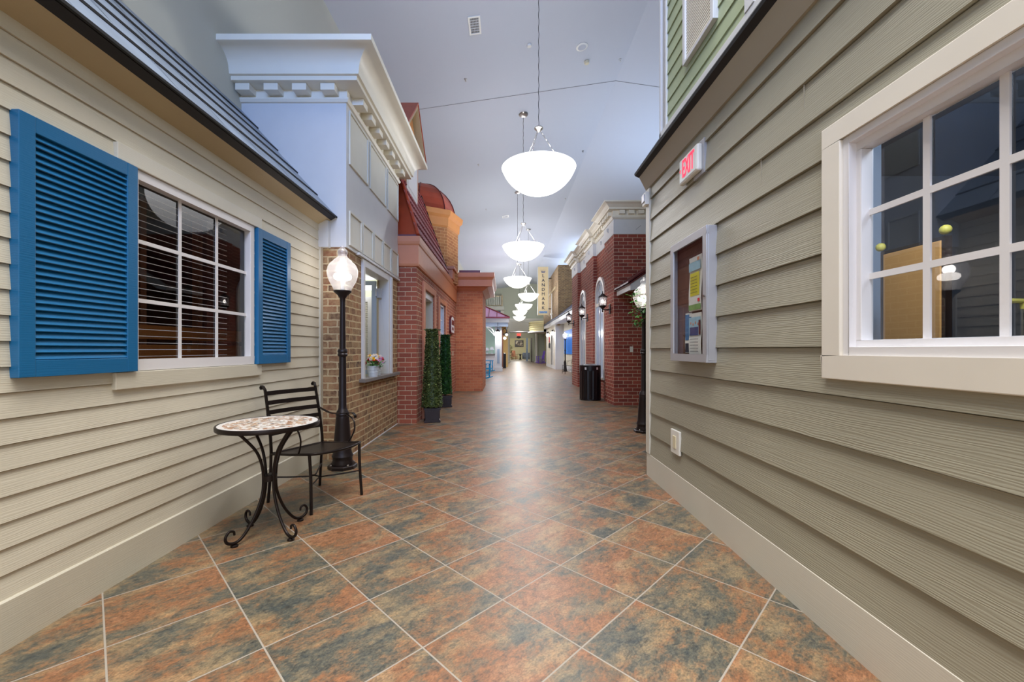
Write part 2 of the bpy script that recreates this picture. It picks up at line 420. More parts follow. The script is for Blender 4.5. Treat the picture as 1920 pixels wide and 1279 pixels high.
    def ball(s, c, r, seg=12, rings=8, sz=1.0):
        pr = [(max(1e-4, r*math.sin(PI*j/rings)), -r*sz*math.cos(PI*j/rings)) for j in range(rings+1)]
        return s.lathe(pr, c, seg)
    def xf(s, mat):
        s.v = [tuple(mat @ Vector(p)) for p in s.v]; return s
    def add(s, o):
        i = len(s.v); s.v += o.v; s.f += [tuple(i+k for k in f) for f in o.f]; return s

def mesh_obj(name, mb, mat, parent=None, smooth=0, bevel=0, origin=None, local=False):
    """mb in world coordinates unless local; the mesh is stored relative to its parent chain"""
    off = Vector((0, 0, 0))
    if not local:
        if origin is not None: off = Vector(origin)
        elif parent is not None:
            p = parent
            while p is not None: off += p.location; p = p.parent
    me = bpy.data.meshes.new(name)
    vs = [tuple(Vector(p)-off) for p in mb.v]
    me.from_pydata(vs, [], mb.f); me.validate(); me.update()
    bm = bmesh.new(); bm.from_mesh(me); bmesh.ops.remove_doubles(bm, verts=bm.verts, dist=1e-5)
    bmesh.ops.recalc_face_normals(bm, faces=bm.faces); bm.to_mesh(me); bm.free()
    uvl = me.uv_layers.new(name='UVMap')
    for p in me.polygons:
        n = p.normal
        for li in p.loop_indices:
            c = me.vertices[me.loops[li].vertex_index].co
            if abs(n.z) > 0.7: u, v = c.x+off.x, c.y+off.y
            else:
                t = Vector((-n.y, n.x)).normalized(); u, v = (c.x+off.x)*t.x+(c.y+off.y)*t.y, c.z+off.z
            uvl.data[li].uv = (u, v)
    me.materials.append(M[mat] if isinstance(mat, str) else mat)
    if smooth:
        me.polygons.foreach_set('use_smooth', [True]*len(me.polygons)); me.set_sharp_from_angle(angle=R(smooth))
    o = bpy.data.objects.new(name, me); COL.objects.link(o)
    if parent is not None: o.parent = parent
    if origin is not None and parent is None: o.location = origin
    if bevel:
        b = o.modifiers.new('bevel', 'BEVEL'); b.width = bevel; b.segments = 2; b.limit_method = 'ANGLE'; b.angle_limit = R(40)
    return o
def thing(name, label, cat, loc=(0, 0, 0), rz=0.0, group=None):
    o = bpy.data.objects.new(name, None); COL.objects.link(o); o.location = loc; o.rotation_euler = (0, 0, rz)
    o.empty_display_size = 0.1
    o['label'] = label; o['category'] = cat
    if group: o['group'] = group
    return o
def tag(o, label, cat, group=None):
    o['label'] = label; o['category'] = cat
    if group: o['group'] = group
    return o
def structure(name, mb, mat, **k):
    o = mesh_obj(name, mb, mat, None, **k); o['kind'] = 'structure'; return o
def copy_tree(o, parent=None):
    c = o.copy(); COL.objects.link(c)
    if parent is not None: c.parent = parent
    for ch in list(o.children): copy_tree(ch, c)
    return c
def text_mb(txt, size, ext=0.002, bold=0.0, align='CENTER'):
    """letters standing in the xz plane facing -y, as mesh data"""
    cu = bpy.data.curves.new('letters', 'FONT'); cu.body = txt; cu.size = size; cu.extrude = ext; cu.offset = bold
    cu.align_x = align; cu.align_y = 'CENTER'; cu.resolution_u = 3
    o = bpy.data.objects.new('letters', cu); COL.objects.link(o)
    dg = bpy.context.evaluated_depsgraph_get(); dg.update()
    me = bpy.data.meshes.new_from_object(o.evaluated_get(dg))
    mb = MB(); mb.v = [(v.co.x, -v.co.z, v.co.y) for v in me.vertices]; mb.f = [tuple(p.vertices) for p in me.polygons]
    bpy.data.objects.remove(o); bpy.data.meshes.remove(me); bpy.data.curves.remove(cu)
    return mb
def lap_wall(mb, X, side, y0, y1, z0, z1, zb, pitch, lip=0.012, gap=0.004):
    """lapped boards on the plane x=X facing side (+1/-1); courses counted from zb"""
    k = math.floor((z0-zb)/pitch+1e-6)
    while zb+k*pitch < z1-1e-5:
        a = zb+k*pitch; b = a+pitch
        lo, hi = max(a, z0), min(b, z1); k += 1
        if hi-lo < 1e-4: continue
        def off(z): return lip*(1-(z-a)/pitch*0.9)
        if hi == b: hi -= gap
        x0, x1 = X+side*off(lo), X+side*off(hi)
        mb.q((x0, y0, lo), (x0, y1, lo), (x1, y1, hi), (x1, y0, hi))
        bk = X-side*0.0038
        mb.q((bk, y0, lo), (bk, y1, lo), (x0, y1, lo), (x0, y0, lo)); mb.q((bk, y0, hi), (bk, y1, hi), (x1, y1, hi), (x1, y0, hi))
        for y in (y0, y1): mb.q((bk, y, lo), (x0, y, lo), (x1, y, hi), (bk, y, hi))
    return mb

# ================================================================== the hall itself
mb = MB(); mb.q((-6.2, -5, 0), (8.3, -5, 0), (8.3, 40.2, 0), (-6.2, 40.2, 0))
structure('floor', mb, 'floor')
mb = MB().prism([(-6.2, 6.321), (2.63, 7.602), (8.3, 6.78), (8.3, 6.95), (2.63, 7.78), (-6.2, 6.5)], 'y', -5, 40.2)
structure('ceiling', mb, 'ceiling')
mb = MB().box(-3.05, -2.9, -5, 6.79, 3.55, 6.84); mb.box(-3.05, -2.9, 6.79, 13.6, 0, 6.84); mb.box(-3.05, -2.9, 13.6, 40, 0, 6.84)
structure('wall_left', mb, 'hall_wall')
structure('wall_right', MB().box(8.16, 8.3, -5, 40.2, 0, 6.83), 'hall_wall')
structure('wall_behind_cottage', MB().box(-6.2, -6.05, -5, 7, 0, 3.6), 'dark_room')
# seam across both slopes of the ceiling
mb = MB(); e = 0.006
for (xa, za, xb, zb_) in ((-2.9, 6.8, 2.63, 7.602), (2.63, 7.602, 8.16, 6.8)):
    mb.prism([(xa, za-e), (xb, zb_-e), (xb, zb_+0.02), (xa, za+0.02)], 'y', 9.845, 9.855)
structure('trim_1', mb, 'seam')

def ceil_z(x): return 6.8+0.145*(x+2.9) if x < 2.63 else 6.8+0.145*(8.16-x)

# ================================================================== left: cream clapboard cottage
def window_grid(parent, X, side, y0, y1, z0, z1, cols, rows, frame=0.05, glass_off=0.0, mw=0.022, mat='vinyl', depth=0.05, frame_bottom=None, skip=(), pane_mat='glass'):
    """window with frame, muntins and pane; X is the outer plane of the frame"""
    fb = frame if frame_bottom is None else frame_bottom
    wn_ = mesh_obj('window_frame', MB().box(X-side*depth, X, y0, y1, z1-frame, z1).box(X-side*depth, X, y0, y1, z0, z0+fb)
                   .box(X-side*depth, X, y0, y0+frame, z0+fb, z1-frame).box(X-side*depth, X, y1-frame, y1, z0+fb, z1-frame), mat, parent, bevel=0.003)
    a0, a1, b0, b1 = y0+frame, y1-frame, z0+fb, z1-frame
    gx = X-side*0.03
    for i in range(1, cols):
        y = a0+(a1-a0)*i/cols
        mesh_obj('muntin', MB().box(gx-side*0.010, gx-side*0.003, y-mw/2, y+mw/2, b0, b1), mat, wn_)
    for j in range(1, rows):
        z = b0+(b1-b0)*j/rows
        mesh_obj('muntin', MB().box(gx-side*0.0098, gx-side*0.0032, a0, a1, z-mw/2, z+mw/2), mat, wn_)
    mesh_obj('pane', MB().q((gx-side*0.012, a0, b0), (gx-side*0.012, a1, b0), (gx-side*0.012, a1, b1), (gx-side*0.012, a0, b1)), pane_mat, wn_)
    return wn_

cot = thing('cottage_front', 'cream clapboard cottage front with dark slate eave and white grid window', 'building', (-2.03, 1.0, 0))
LY0, LY1 = -4.0, 4.60
mb = MB()
HY0, HY1, HZ0, HZ1 = 2.20, 3.34, 1.095, 2.205
lap_wall(mb, -2.03, 1, LY0, HY0, 0.2, 2.60, 0.199, 0.105, 0.010)
lap_wall(mb, -2.03, 1, HY1, LY1-0.05, 0.2, 2.60, 0.199, 0.105, 0.010)
lap_wall(mb, -2.03, 1, HY0, HY1, 0.2, HZ0, 0.199, 0.105, 0.010)
lap_wall(mb, -2.03, 1, HY0, HY1, HZ1, 2.60, 0.199, 0.105, 0.010)
# studs and back board
mb.box(-2.10, -2.034, LY0, HY0, 0, 2.6).box(-2.10, -2.034, HY1, LY1, 0, 2.6).box(-2.10, -2.034, HY0, HY1, 0, HZ0).box(-2.10, -2.034, HY0, HY1, HZ1, 2.6)
mesh_obj('clapboard_wall', mb, 'cream_siding', cot)
mesh_obj('baseboard', MB().prism([(-2.03, 0), (-2.01, 0), (-2.01, 0.196), (-2.016, 0.203), (-2.03, 0.203)], 'y', LY0, LY1), 'cream_trim', cot)
mesh_obj('corner_board', MB().box(-2.035, -2.008, LY1-0.085, LY1, 0.2, 2.585), 'cream_trim', cot, bevel=0.003)
mesh_obj('soffit', MB().prism([(-2.03, 2.575), (-1.912, 2.638), (-1.912, 2.66), (-2.05, 2.66), (-2.05, 2.575)], 'y', LY0, LY1), 'soffit_tan', cot)
mesh_obj('drip_edge', MB().prism([(-1.914, 2.636), (-1.868, 2.664), (-1.868, 2.68), (-1.95, 2.68), (-1.95, 2.64)], 'y', LY0, LY1+0.0), 'black_edge', cot)
# slate courses: separate tiles with slightly uneven butts
shade_mb = MB(); mb = MB(); ux, uz = -1.037/1.563, 1.169/1.563; nx, nz = uz, -ux
for c in range(6):
    s0 = c*0.327; s1 = min(s0+0.34, 1.60)
    if s0 > 1.56: break
    y = LY0+random.uniform(0, .3); k = 0
    while y < LY1:
        wd = random.choice((0.42, 0.5, 0.6)); y2 = min(y+wd, LY1)
        j = random.uniform(-0.004, 0.004); th = 0.012
        for (ya, yb) in ((y+0.005, y2-0.005),):
            P = lambda s_, t_, yy: (-1.867+ux*s_+nx*t_, yy, 2.676+uz*s_+nz*t_)
            a = [P(s0+j-0.01, 0.004, ya), P(s0+j-0.01, 0.004, yb), P(s1, 0.0, yb), P(s1, 0.0, ya)]
            b = [P(s0+j-0.01, 0.004+th, ya), P(s0+j-0.01, 0.004+th, yb), P(s1, 0.004, yb), P(s1, 0.004, ya)]
            i = len(mb.v); mb.v += a+b
            for f in ((3,2,1,0),(4,5,6,7),(0,1,5,4),(1,2,6,5),(2,3,7,6),(3,0,4,7)): mb.f.append(tuple(i+q for q in f))
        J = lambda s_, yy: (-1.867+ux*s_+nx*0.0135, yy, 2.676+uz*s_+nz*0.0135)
        if y2 < LY1-0.02: shade_mb.q(J(s0, y2-0.004), J(s0, y2+0.004), J(s1-0.02, y2+0.004), J(s1-0.02, y2-0.004))
        y = y2
    shade_mb.tube([(-1.867+ux*(s0-0.014)+nx*0.008, LY0, 2.676+uz*(s0-0.014)+nz*0.008), (-1.867+ux*(s0-0.014)+nx*0.008, LY1-0.01, 2.676+uz*(s0-0.014)+nz*0.008)], 0.011, 4)
mesh_obj('course_shade_strip', shade_mb, 'black_edge', cot)  # black strips drawn in for the shade at slate butts and joints
mesh_obj('slate_roof', mb, 'slate', cot)
mesh_obj('roof_deck', MB().prism([(-1.875, 2.672), (-2.905, 3.835), (-3.0, 3.85), (-3.0, 2.662), (-1.95, 2.662)], 'y', LY0, LY1-0.01), 'black_edge', cot)
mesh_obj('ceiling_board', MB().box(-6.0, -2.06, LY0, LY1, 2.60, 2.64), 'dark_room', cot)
mesh_obj('window_header', MB().box(-2.03, -2.002, 2.146, 3.42, 2.205, 2.292), 'stone_trim', cot, bevel=0.003)
mesh_obj('window_sill', MB().box(-2.03, -2.004, 2.138, 3.42, 1.005, 1.095), 'cream_trim', cot, bevel=0.003)
window_grid(cot, -2.014, 1, 2.23, 3.335, 1.097, 2.203, 3, 3, 0.052, frame_bottom=0.062)
# inside of the cottage room
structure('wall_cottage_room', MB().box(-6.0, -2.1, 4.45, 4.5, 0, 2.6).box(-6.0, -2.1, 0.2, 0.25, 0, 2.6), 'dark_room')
rail = thing('wooden_rack', 'brown wooden rack seen dimly behind the cottage window glass', 'rack', (-2.55, 2.9, 0))
for y in (2.42, 2.95, 3.5): mesh_obj('post', MB().box(-2.62, -2.57, y-0.025, y+0.025, 0, 2.3), 'brown_wood', rail)
for z in (1.20, 1.34): mesh_obj('plank', MB().box(-2.57, -2.54, 2.2, 4.0, z-0.05, z+0.05), 'orange_wood', rail)
bl = MB()
for k in range(26): bl.box(-2.23, -2.225, 2.25, 3.32, 1.13+k*0.0415, 1.1335+k*0.0415)
tag(mesh_obj('window_blind', bl, 'vinyl', origin=(-2.23, 2.8, 1.1)), 'open thin-slat blind hanging behind the cottage window', 'blind')

# shutters
def shutter(y0, y1, label):
    X0, X1 = -2.02, -1.988; z0, z1 = 1.097, 2.20
    t = thing('window_shutter', label, 'shutter', (X0, (y0+y1)/2, z0), group='blue louvered shutters')
    t.location.x = X0
    sw = 0.062
    for a in (y0, y1-sw): mesh_obj('stile', MB().box(-2.03, X1, a, a+sw, z0, z1), 'blue_shutter', t, bevel=0.003)
    for a, h in ((z0, 0.072), (z1-0.068, 0.068)): mesh_obj('rail', MB().box(-2.03, X1-0.001, y0+sw, y1-sw, a, a+h), 'blue_shutter', t, bevel=0.002)
    m = MB(); n = 32; pz = (z1-0.068-z0-0.072)/n
    for k in range(n):
        zz = z0+0.072+pz*k
        m.prism([(X1-0.006, zz+0.001), (X1-0.003, zz+0.004), (-2.009, zz+pz*1.12), (-2.012, zz+pz*1.06)], 'y', y0+sw, y1-sw)
    m.box(-2.03, -2.0145, y0+sw, y1-sw, z0+.07, z1-.06)
    mesh_obj('louver_panel', m, 'blue_shutter', t)
    return t
shutter(1.697, 2.249, 'wide view blue louvered shutter at left of the cottage window, nearest the camera')
shutter(3.346, 3.85, 'blue louvered shutter on the far right side of the cottage window')

# ================================================================== left: ticket shop, brown brick below, white cornice above
tk = thing('cornice_shop_front', 'tall pale shopfront with heavy dentil cornice over brown brick', 'building', (-2.0, 4.6, 0))
BX = -1.765
mb = MB()
WY0, WY1, WZ0, WZ1 = 5.09, 6.39, 0.855, 2.334
mb.box(BX-0.12, BX, 4.58, WY0, 0, 2.36).box(BX-0.12, BX, WY1, 6.79, 0, 2.36).box(BX-0.12, BX, WY0, WY1, 0, WZ0).box(BX-0.12, BX, WY0, WY1, WZ1, 2.36)
mb.box(-2.9, BX-0.12, 4.58, 4.70, 0, 2.36)
mesh_obj('brick_wall', mb, 'brown_brick', tk)
mesh_obj('room_ceiling', MB().box(-6, BX-0.12, 4.72, 6.78, 2.62, 2.66), 'white_paint', tk)
UX = -1.747
mb = MB().box(-2.9, UX, 4.565, 6.77, 2.345, 4.3)
mesh_obj('upper_wall', mb, 'white_paint', tk)
# trim board between cottage eave and shop
mesh_obj('filler_board', MB().box(-2.03, -1.92, 4.50, 4.566, 2.33, 2.62), 'white_paint', tk)
path = [(-2.9, 4.565), (UX, 4.565), (UX, 6.77), (-2.9, 6.77)]
crown = [(0, 4.06), (0.178, 4.066), (0.178, 4.11), (0.205, 4.115), (0.213, 4.15)]
for k in range(9):
    a = k/8*PI/2; crown.append((0.213+0.177*(1-math.cos(a)), 4.155+0.165*math.sin(a)))
crown += [(0.404, 4.325), (0.404, 4.384), (0, 4.39)]
mesh_obj('crown_moulding', MB().sweep(path, crown, side=-1), 'cornice_paint', tk, smooth=30)
mesh_obj('lower_moulding', MB().sweep(path, [(0, 3.925), (0.02, 3.93), (0.035, 3.955), (0.035, 3.97), (0.015, 3.978), (0.015, 4.066), (0, 4.066)], side=-1), 'cornice_paint', tk)
for k in range(4):
    x = -1.896-k*0.303; mesh_obj('dentil', MB().box(x-0.076, x+0.076, 4.565-0.14, 4.565, 3.988, 4.062), 'cornice_paint', tk, bevel=0.004)
for k in range(7):
    y = 4.78+k*0.303; mesh_obj('dentil', MB().box(UX, UX+0.14, y-0.076, y+0.076, 3.988, 4.062), 'cornice_paint', tk, bevel=0.004)
def panel(y0, y1, z0, z1):
    m = MB(); d = 0.018; t_ = 0.022
    m.box(UX, UX+d, y0, y1, z0, z0+t_).box(UX, UX+d, y0, y1, z1-t_, z1).box(UX, UX+d, y0, y0+t_, z0+t_, z1-t_).box(UX, UX+d, y1-t_, y1, z0+t_, z1-t_)
    m.box(UX, UX+0.004, y0+t_, y1-t_, z0+t_, z1-t_)
    mesh_obj('wall_panel', m, 'panel_cream', tk, bevel=0.002)
for a, b in ((4.64, 5.26), (5.34, 6.06), (6.14, 6.74)): panel(a, b, 3.29, 3.89)
for k in range(5): panel(4.64+k*0.43, 4.64+k*0.43+0.385, 2.385, 2.77)
mesh_obj('frieze_board', MB().box(UX-0.03, UX+0.03, 4.9, 6.78, 2.336, 2.365), 'white_paint', tk)
# service window
wf = mesh_obj('service_window_frame', MB().box(BX-0.13, BX+0.03, WY0, WY0+0.07, WZ0, WZ1).box(BX-0.13, BX+0.03, WY1-0.20, WY1, WZ0, WZ1)
              .box(BX-0.13, BX+0.03, WY0+0.07, WY1-0.20, WZ1-0.09, WZ1), 'white_paint', tk, bevel=0.005)
mesh_obj('casing_bead', MB().box(BX+0.03, BX+0.045, WY1-0.11, WY1-0.03, WZ0, WZ1-0.02), 'white_paint', wf)
sash = mesh_obj('open_sash', MB().box(-2.50, -1.90, WY1-0.30, WY1-0.255, WZ0, WZ0+0.06).box(-2.50, -1.90, WY1-0.30, WY1-0.255, WZ1-0.17, WZ1-0.11)
         .box(-1.96, -1.90, WY1-0.30, WY1-0.255, WZ0+0.06, WZ1-0.17).box(-2.50, -2.44, WY1-0.30, WY1-0.255, WZ0+0.06, WZ1-0.17), 'room_blue', wf)
mesh_obj('hinge', MB().box(-1.895, -1.83, WY1-0.27, WY1-0.245, 1.98, 2.12).box(-1.9, -1.885, WY1-0.31, WY1-0.24, 2.0, 2.1), 'aluminium', wf)
mesh_obj('jamb_board', MB().box(-1.90, -1.885, WY1-0.24, WY1-0.05, WZ0, WZ1-0.09), 'soffit_tan', wf)
mesh_obj('stone_sill', MB().box(BX-0.12, BX+0.075, 5.02, 6.68, 0.812, 0.857), 'grey_stone', tk, bevel=0.006)
mesh_obj('white_caulk_line', MB().box(BX, BX+0.006, 4.6, 6.79, 0, 0.012), 'vinyl', tk)
# room behind the service window
structure('wall_ticket_room', MB().box(-4.35, -4.3, 4.72, 6.76, 0, 2.62).box(-4.3, BX-0.13, 4.71, 4.75, 0, 2.62).box(-4.3, BX-0.13, 6.70, 6.76, 0, 2.62), 'green_wall')
mb = MB()
for k in range(36): mb.box(-3.1, -2.21, 6.655, 6.68, 0.9+k*0.03, 0.918+k*0.03)
mb.box(-3.1, -2.21, 6.685, 6.692, 0.9, 1.98)
tag(mesh_obj('window_blind', mb, 'panel_cream', origin=(-2.7, 6.67, 0.9)), 'cream slatted blind in the ticket room seen through the service window', 'blind')
tag(mesh_obj('blind_frame', MB().box(-3.2, -2.12, 6.64, 6.70, 1.98, 2.06).box(-2.20, -2.12, 6.64, 6.70, 0.8, 1.98), 'white_paint', origin=(-2.7, 6.67, 0.8)), 'white window casing around the slatted blind in the ticket room', 'window casing')
tag(mesh_obj('tube_light_fitting', MB().box(-3.4, -2.05, 6.45, 6.65, 2.17, 2.22), 'tube_light', origin=(-2.7, 6.55, 2.17)), 'long white ceiling light inside the ticket room', 'ceiling light')
point('ticket_room_lamp', (-3.0, 5.7, 2.2), 16, NEUT, 0.15)

# ================================================================== left: red brick barber shop with red mansard roof
BX3 = -1.453
rb = thing('red_brick_shop_front', 'red brick shopfront with terracotta band and steep red tile roof', 'building', (-1.6, 6.8, 0))
Y3, Y3E = 6.81, 12.15
DY0, DY1, DZ = 7.42, 8.42, 2.30
VY0, VY1, VZ0, VZ1 = 9.1, 9.95, 0.95, 2.26
mb = MB().box(-2.9, BX3, Y3, Y3+0.14, 0, 2.62)
mb.box(BX3-0.14, BX3, Y3+0.14, DY0, 0, 2.62).box(BX3-0.14, BX3, DY0, DY1, DZ, 2.62).box(BX3-0.14, BX3, DY1, VY0, 0, 2.62)
mb.box(BX3-0.14, BX3, VY0, VY1, 0, VZ0).box(BX3-0.14, BX3, VY0, VY1, VZ1, 2.62).box(BX3-0.14, BX3, VY1, Y3E, 0, 2.62)
mesh_obj('brick_wall', mb, 'red_brick', rb)
ent = [(0, 2.575), (0.03, 2.585), (0.04, 2.62), (0.04, 2.92), (0.055, 2.94), (0.065, 2.98), (0.065, 3.065), (0, 3.075)]
mesh_obj('terracotta_band', MB().sweep([(-2.9, Y3), (BX3, Y3), (BX3, Y3E)], ent, side=-1), 'terracotta', rb)
mesh_obj('roof_gutter', MB().sweep([(-2.9, Y3), (BX3, Y3), (BX3, Y3E-1.95)], [(-0.05, 3.07), (0.03, 3.07), (0.03, 3.10), (-0.05, 3.10)], side=-1), 'maroon', rb)
dr = mesh_obj('door_casing', MB().box(BX3, BX3+0.035, DY0-0.16, DY0, 0, DZ+0.12).box(BX3, BX3+0.035, DY1, DY1+0.16, 0, DZ+0.12).box(BX3, BX3+0.035, DY0, DY1, DZ, DZ+0.12), 'terracotta_dark', rb, bevel=0.005)
mesh_obj('jamb', MB().box(BX3-0.5, BX3-0.01, DY1-0.02, DY1, 0, DZ).box(BX3-0.5, BX3-0.01, DY0, DY0+0.02, 0, DZ).box(BX3-0.5, BX3-0.01, DY0, DY1, DZ-0.02, DZ), 'cream_trim', dr)
mesh_obj('door', MB().box(BX3-0.34, BX3-0.30, DY0+0.02, DY1-0.02, 0, DZ-0.14), 'cream_trim', rb, bevel=0.004)
mesh_obj('door_head', MB().box(BX3-0.36, BX3-0.02, DY0+0.02, DY1-0.02, DZ-0.12, DZ-0.02), 'white_paint', rb)
mesh_obj('window_casing', MB().box(BX3, BX3+0.035, VY0-0.18, VY0, VZ0-0.1, VZ1+0.1).box(BX3, BX3+0.035, VY1, VY1+0.14, VZ0-0.1, VZ1+0.1).box(BX3, BX3+0.035, VY0, VY1, VZ1, VZ1+0.1).box(BX3, BX3+0.05, VY0, VY1, VZ0-0.1, VZ0), 'terracotta_dark', rb, bevel=0.005)
window_grid(rb, BX3-0.01, 1, VY0, VY1, VZ0, VZ1, 3, 4, 0.05, pane_mat='blind_glass')
# mansard roof (frustum with hip), tile courses as real steps
def roof_pt(s, y): # s 0..1 up the slope
    return (-1.43-0.66*s, y, 3.09+1.90*s)
mb = MB(); nc = 9; ya, yb = 6.78, 10.2
for c in range(nc):
    s0, s1 = c/nc, (c+1)/nc
    h0, h1 = ya+0.75*s0, ya+0.75*s1
    # tile profile along y: half-round barrels
    y = h0; cols = int((yb-h0)/0.14)+1
    for k in range(cols):
        a = h0+k*(yb-h0)/cols; b = h0+(k+1)*(yb-h0)/cols
        a2 = max(a, h1) if k == 0 else a
        pts = []
        for q_ in range(5):
            g = q_/4; bul = 0.022*math.sin(PI*g)
            pts.append((a+(b-a)*g, bul))
        for q_ in range(4):
            (p, bp), (r_, br) = pts[q_], pts[q_+1]
            A = roof_pt(s0, p); B_ = roof_pt(s0, r_); Cc = roof_pt(s1, r_); D = roof_pt(s1, p)
            lo = 0.03
            if p < h1-1e-6 and r_ <= h1: 
                # clipped at the hip
                pass
            o = lambda P_, u: (P_[0]+u*0.94, P_[1], P_[2]+u*0.33)
            mb.q(o(A, bp+lo), o(B_, br+lo), o(Cc, br), o(D, bp))
            mb.q(o(A, bp+lo), o(B_, br+lo), o(B_, 0), o(A, 0))
mesh_obj('tile_roof', mb, 'red_metal', rb)
mb = MB()
# hip end facing the entrance side, ridge cap and far rake
mb.q((-2.9, 6.80, 3.09), (-1.44, 6.80, 3.09), (-2.09, 7.55, 4.99), (-2.9, 7.55, 4.99))
mesh_obj('hip_panel', mb, 'copper_red', rb)
mesh_obj('hip_cap', MB().tube([(-1.42, 6.77, 3.09), (-2.10, 7.54, 5.03)], 0.03, 10), 'copper_red', rb, smooth=40)
mesh_obj('roof_core', MB().prism([(-1.45, 3.08), (-2.11, 4.98), (-2.9, 4.98), (-2.9, 3.08)], 'y', 7.6, 10.18), 'red_metal', rb)
mesh_obj('rake_flashing', MB().strip([(-1.41, 10.21, 3.09), (-2.07, 10.21, 5.0)], (0.05, 0, 0.0), 0.05), 'black_edge', rb)
# dormer
dm = mesh_obj('dormer', MB().prism([(7.25, 3.3), (8.48, 3.3), (8.48, 5.12), (7.865, 5.72), (7.25, 5.12)], 'x', -2.9, -1.78), 'amber_trim', rb)
mesh_obj('dormer_window', MB().box(-1.775, -1.75, 7.42, 8.30, 4.1, 5.1), 'white_paint', dm, bevel=0.01)
mesh_obj('dormer_glass', MB().box(-1.752, -1.745, 7.5, 8.22, 4.18, 5.02), 'vinyl', dm)
mesh_obj('dormer_roof', MB().prism([(7.07, 5.09), (7.865, 5.86), (8.66, 5.09), (8.67, 5.12), (7.865, 5.90), (7.06, 5.12)], 'x', -2.9, -1.64), 'copper_red', dm)
mesh_obj('dormer_soffit', MB().prism([(7.12, 5.06), (7.865, 5.78), (8.61, 5.06), (8.65, 5.09), (7.865, 5.86), (7.08, 5.09)], 'x', -2.9, -1.655), 'soffit_tan', dm)
# small end pieces on the band
mesh_obj('parapet_block', MB().box(-1.75, -1.36, 10.75, 11.35, 3.06, 3.30).box(-1.8, -1.31, 10.68, 11.4, 3.30, 3.37), 'terracotta_dark', rb)
# turret
tt = thing('brick_turret', 'eight sided amber brick turret with copper red dome above the red brick shop', 'turret', (-2.27, 11.3, 3.0))
def octa(r0, z0, r1=None, z1=None):
    pass
rot = Matrix.Translation((-2.27, 11.3, 0)) @ Matrix.Rotation(R(-15.5), 4, 'Z')
mesh_obj('turret_wall', MB().lathe([(0.98, 3.0), (0.98, 4.45)], (0, 0, 0), 8, cap=True).xf(Matrix.Translation((-2.27, 11.3, 0)) @ Matrix.Rotation(R(-15.5), 4, 'Z')), 'amber_brick', tt)
mesh_obj('turret_cornice', MB().lathe([(0.98, 4.36), (1.02, 4.40), (1.03, 4.60), (1.10, 4.66), (1.12, 4.78), (0.9, 4.80)], (0, 0, 0), 8, cap=True).xf(rot), 'amber_trim', tt)
pr = [(0.90*math.cos(a*PI/16), 4.78+0.92*math.sin(a*PI/16)) for a in range(9)]; pr[-1] = (0.001, pr[-1][1])
mesh_obj('dome', MB().lathe(pr, (0, 0, 0), 8).xf(rot), 'copper_red', tt)
mb = MB()
for k in range(8):
    a = 2*PI*k/8+PI/8; mb.tube([((r+0.006)*math.cos(a), (r+0.006)*math.sin(a), z) for r, z in pr], 0.014, 6)
mesh_obj('dome_seam', mb.xf(rot), 'maroon', tt)
# wall plaque
sg = thing('shop_plaque', 'maroon and white shaped plaque hanging on the red brick shop wall', 'sign', (BX3, 11.1, 1.86))
mesh_obj('backboard', MB().prism([(10.80, 1.64), (11.40, 1.64), (11.44, 1.72), (11.44, 2.0), (11.36, 2.08), (11.2, 2.12), (11.0, 2.12), (10.84, 2.08), (10.76, 2.0), (10.76, 1.72)], 'x', BX3, BX3+0.05), 'maroon', sg)
mesh_obj('face', MB().prism([(10.83, 1.67), (11.37, 1.67), (11.40, 1.74), (11.40, 1.98), (11.33, 2.05), (11.18, 2.09), (11.02, 2.09), (10.87, 2.05), (10.80, 1.98), (10.80, 1.74)], 'x', BX3+0.05, BX3+0.056), 'white_paint', sg)
mesh_obj('maroon_field', MB().box(BX3+0.056, BX3+0.060, 10.84, 11.36, 1.87, 2.00).box(BX3+0.056, BX3+0.060, 10.95, 11.25, 1.73, 1.81), 'maroon', sg)
tag(mesh_obj('keypad', MB().box(BX3, BX3+0.03, 8.64, 8.76, 1.42, 1.55), 'aluminium', origin=(BX3, 8.7, 1.42), bevel=0.004), 'small grey keypad between the door and window of the red brick shop', 'keypad')
tag(mesh_obj('wall_switch', MB().box(BX3, BX3+0.012, 11.5, 11.57, 1.05, 1.17), 'ivory', origin=(BX3, 11.53, 1.05), bevel=0.003), 'ivory switch plate on the red brick shop wall below the plaque', 'switch')

# ================================================================== left: orange brick pier with heavy terracotta cornice
pr4 = thing('brick_pier_building', 'orange brick corner block with overhanging terracotta cornice past the topiaries', 'building', (-1.6, 12.2, 0))
mesh_obj('brick_wall', MB().box(-2.89, -0.664, 12.2, 14.2, 0, 3.1), 'orange_brick', pr4)
cp = [(0, 2.93), (0.16, 3.02), (0.30, 3.04), (0.30, 3.22), (0.33, 3.26), (0.36, 3.30), (0.36, 3.42), (0, 3.44)]
mesh_obj('cornice', MB().sweep([(-2.9, 12.2), (-0.664, 12.2), (-0.664, 14.2), (-2.9, 14.2)], cp, side=-1), 'terracotta', pr4)
mesh_obj('cornice_top', MB().box(-2.9, -0.7, 12.2, 14.1, 3.1, 3.43), 'terracotta', pr4)
mesh_obj('roof_cap', MB().box(-1.30, -0.78, 12.4, 13.4, 3.43, 3.50).box(-1.36, -0.74, 12.3, 13.5, 3.50, 3.57), 'maroon', pr4)

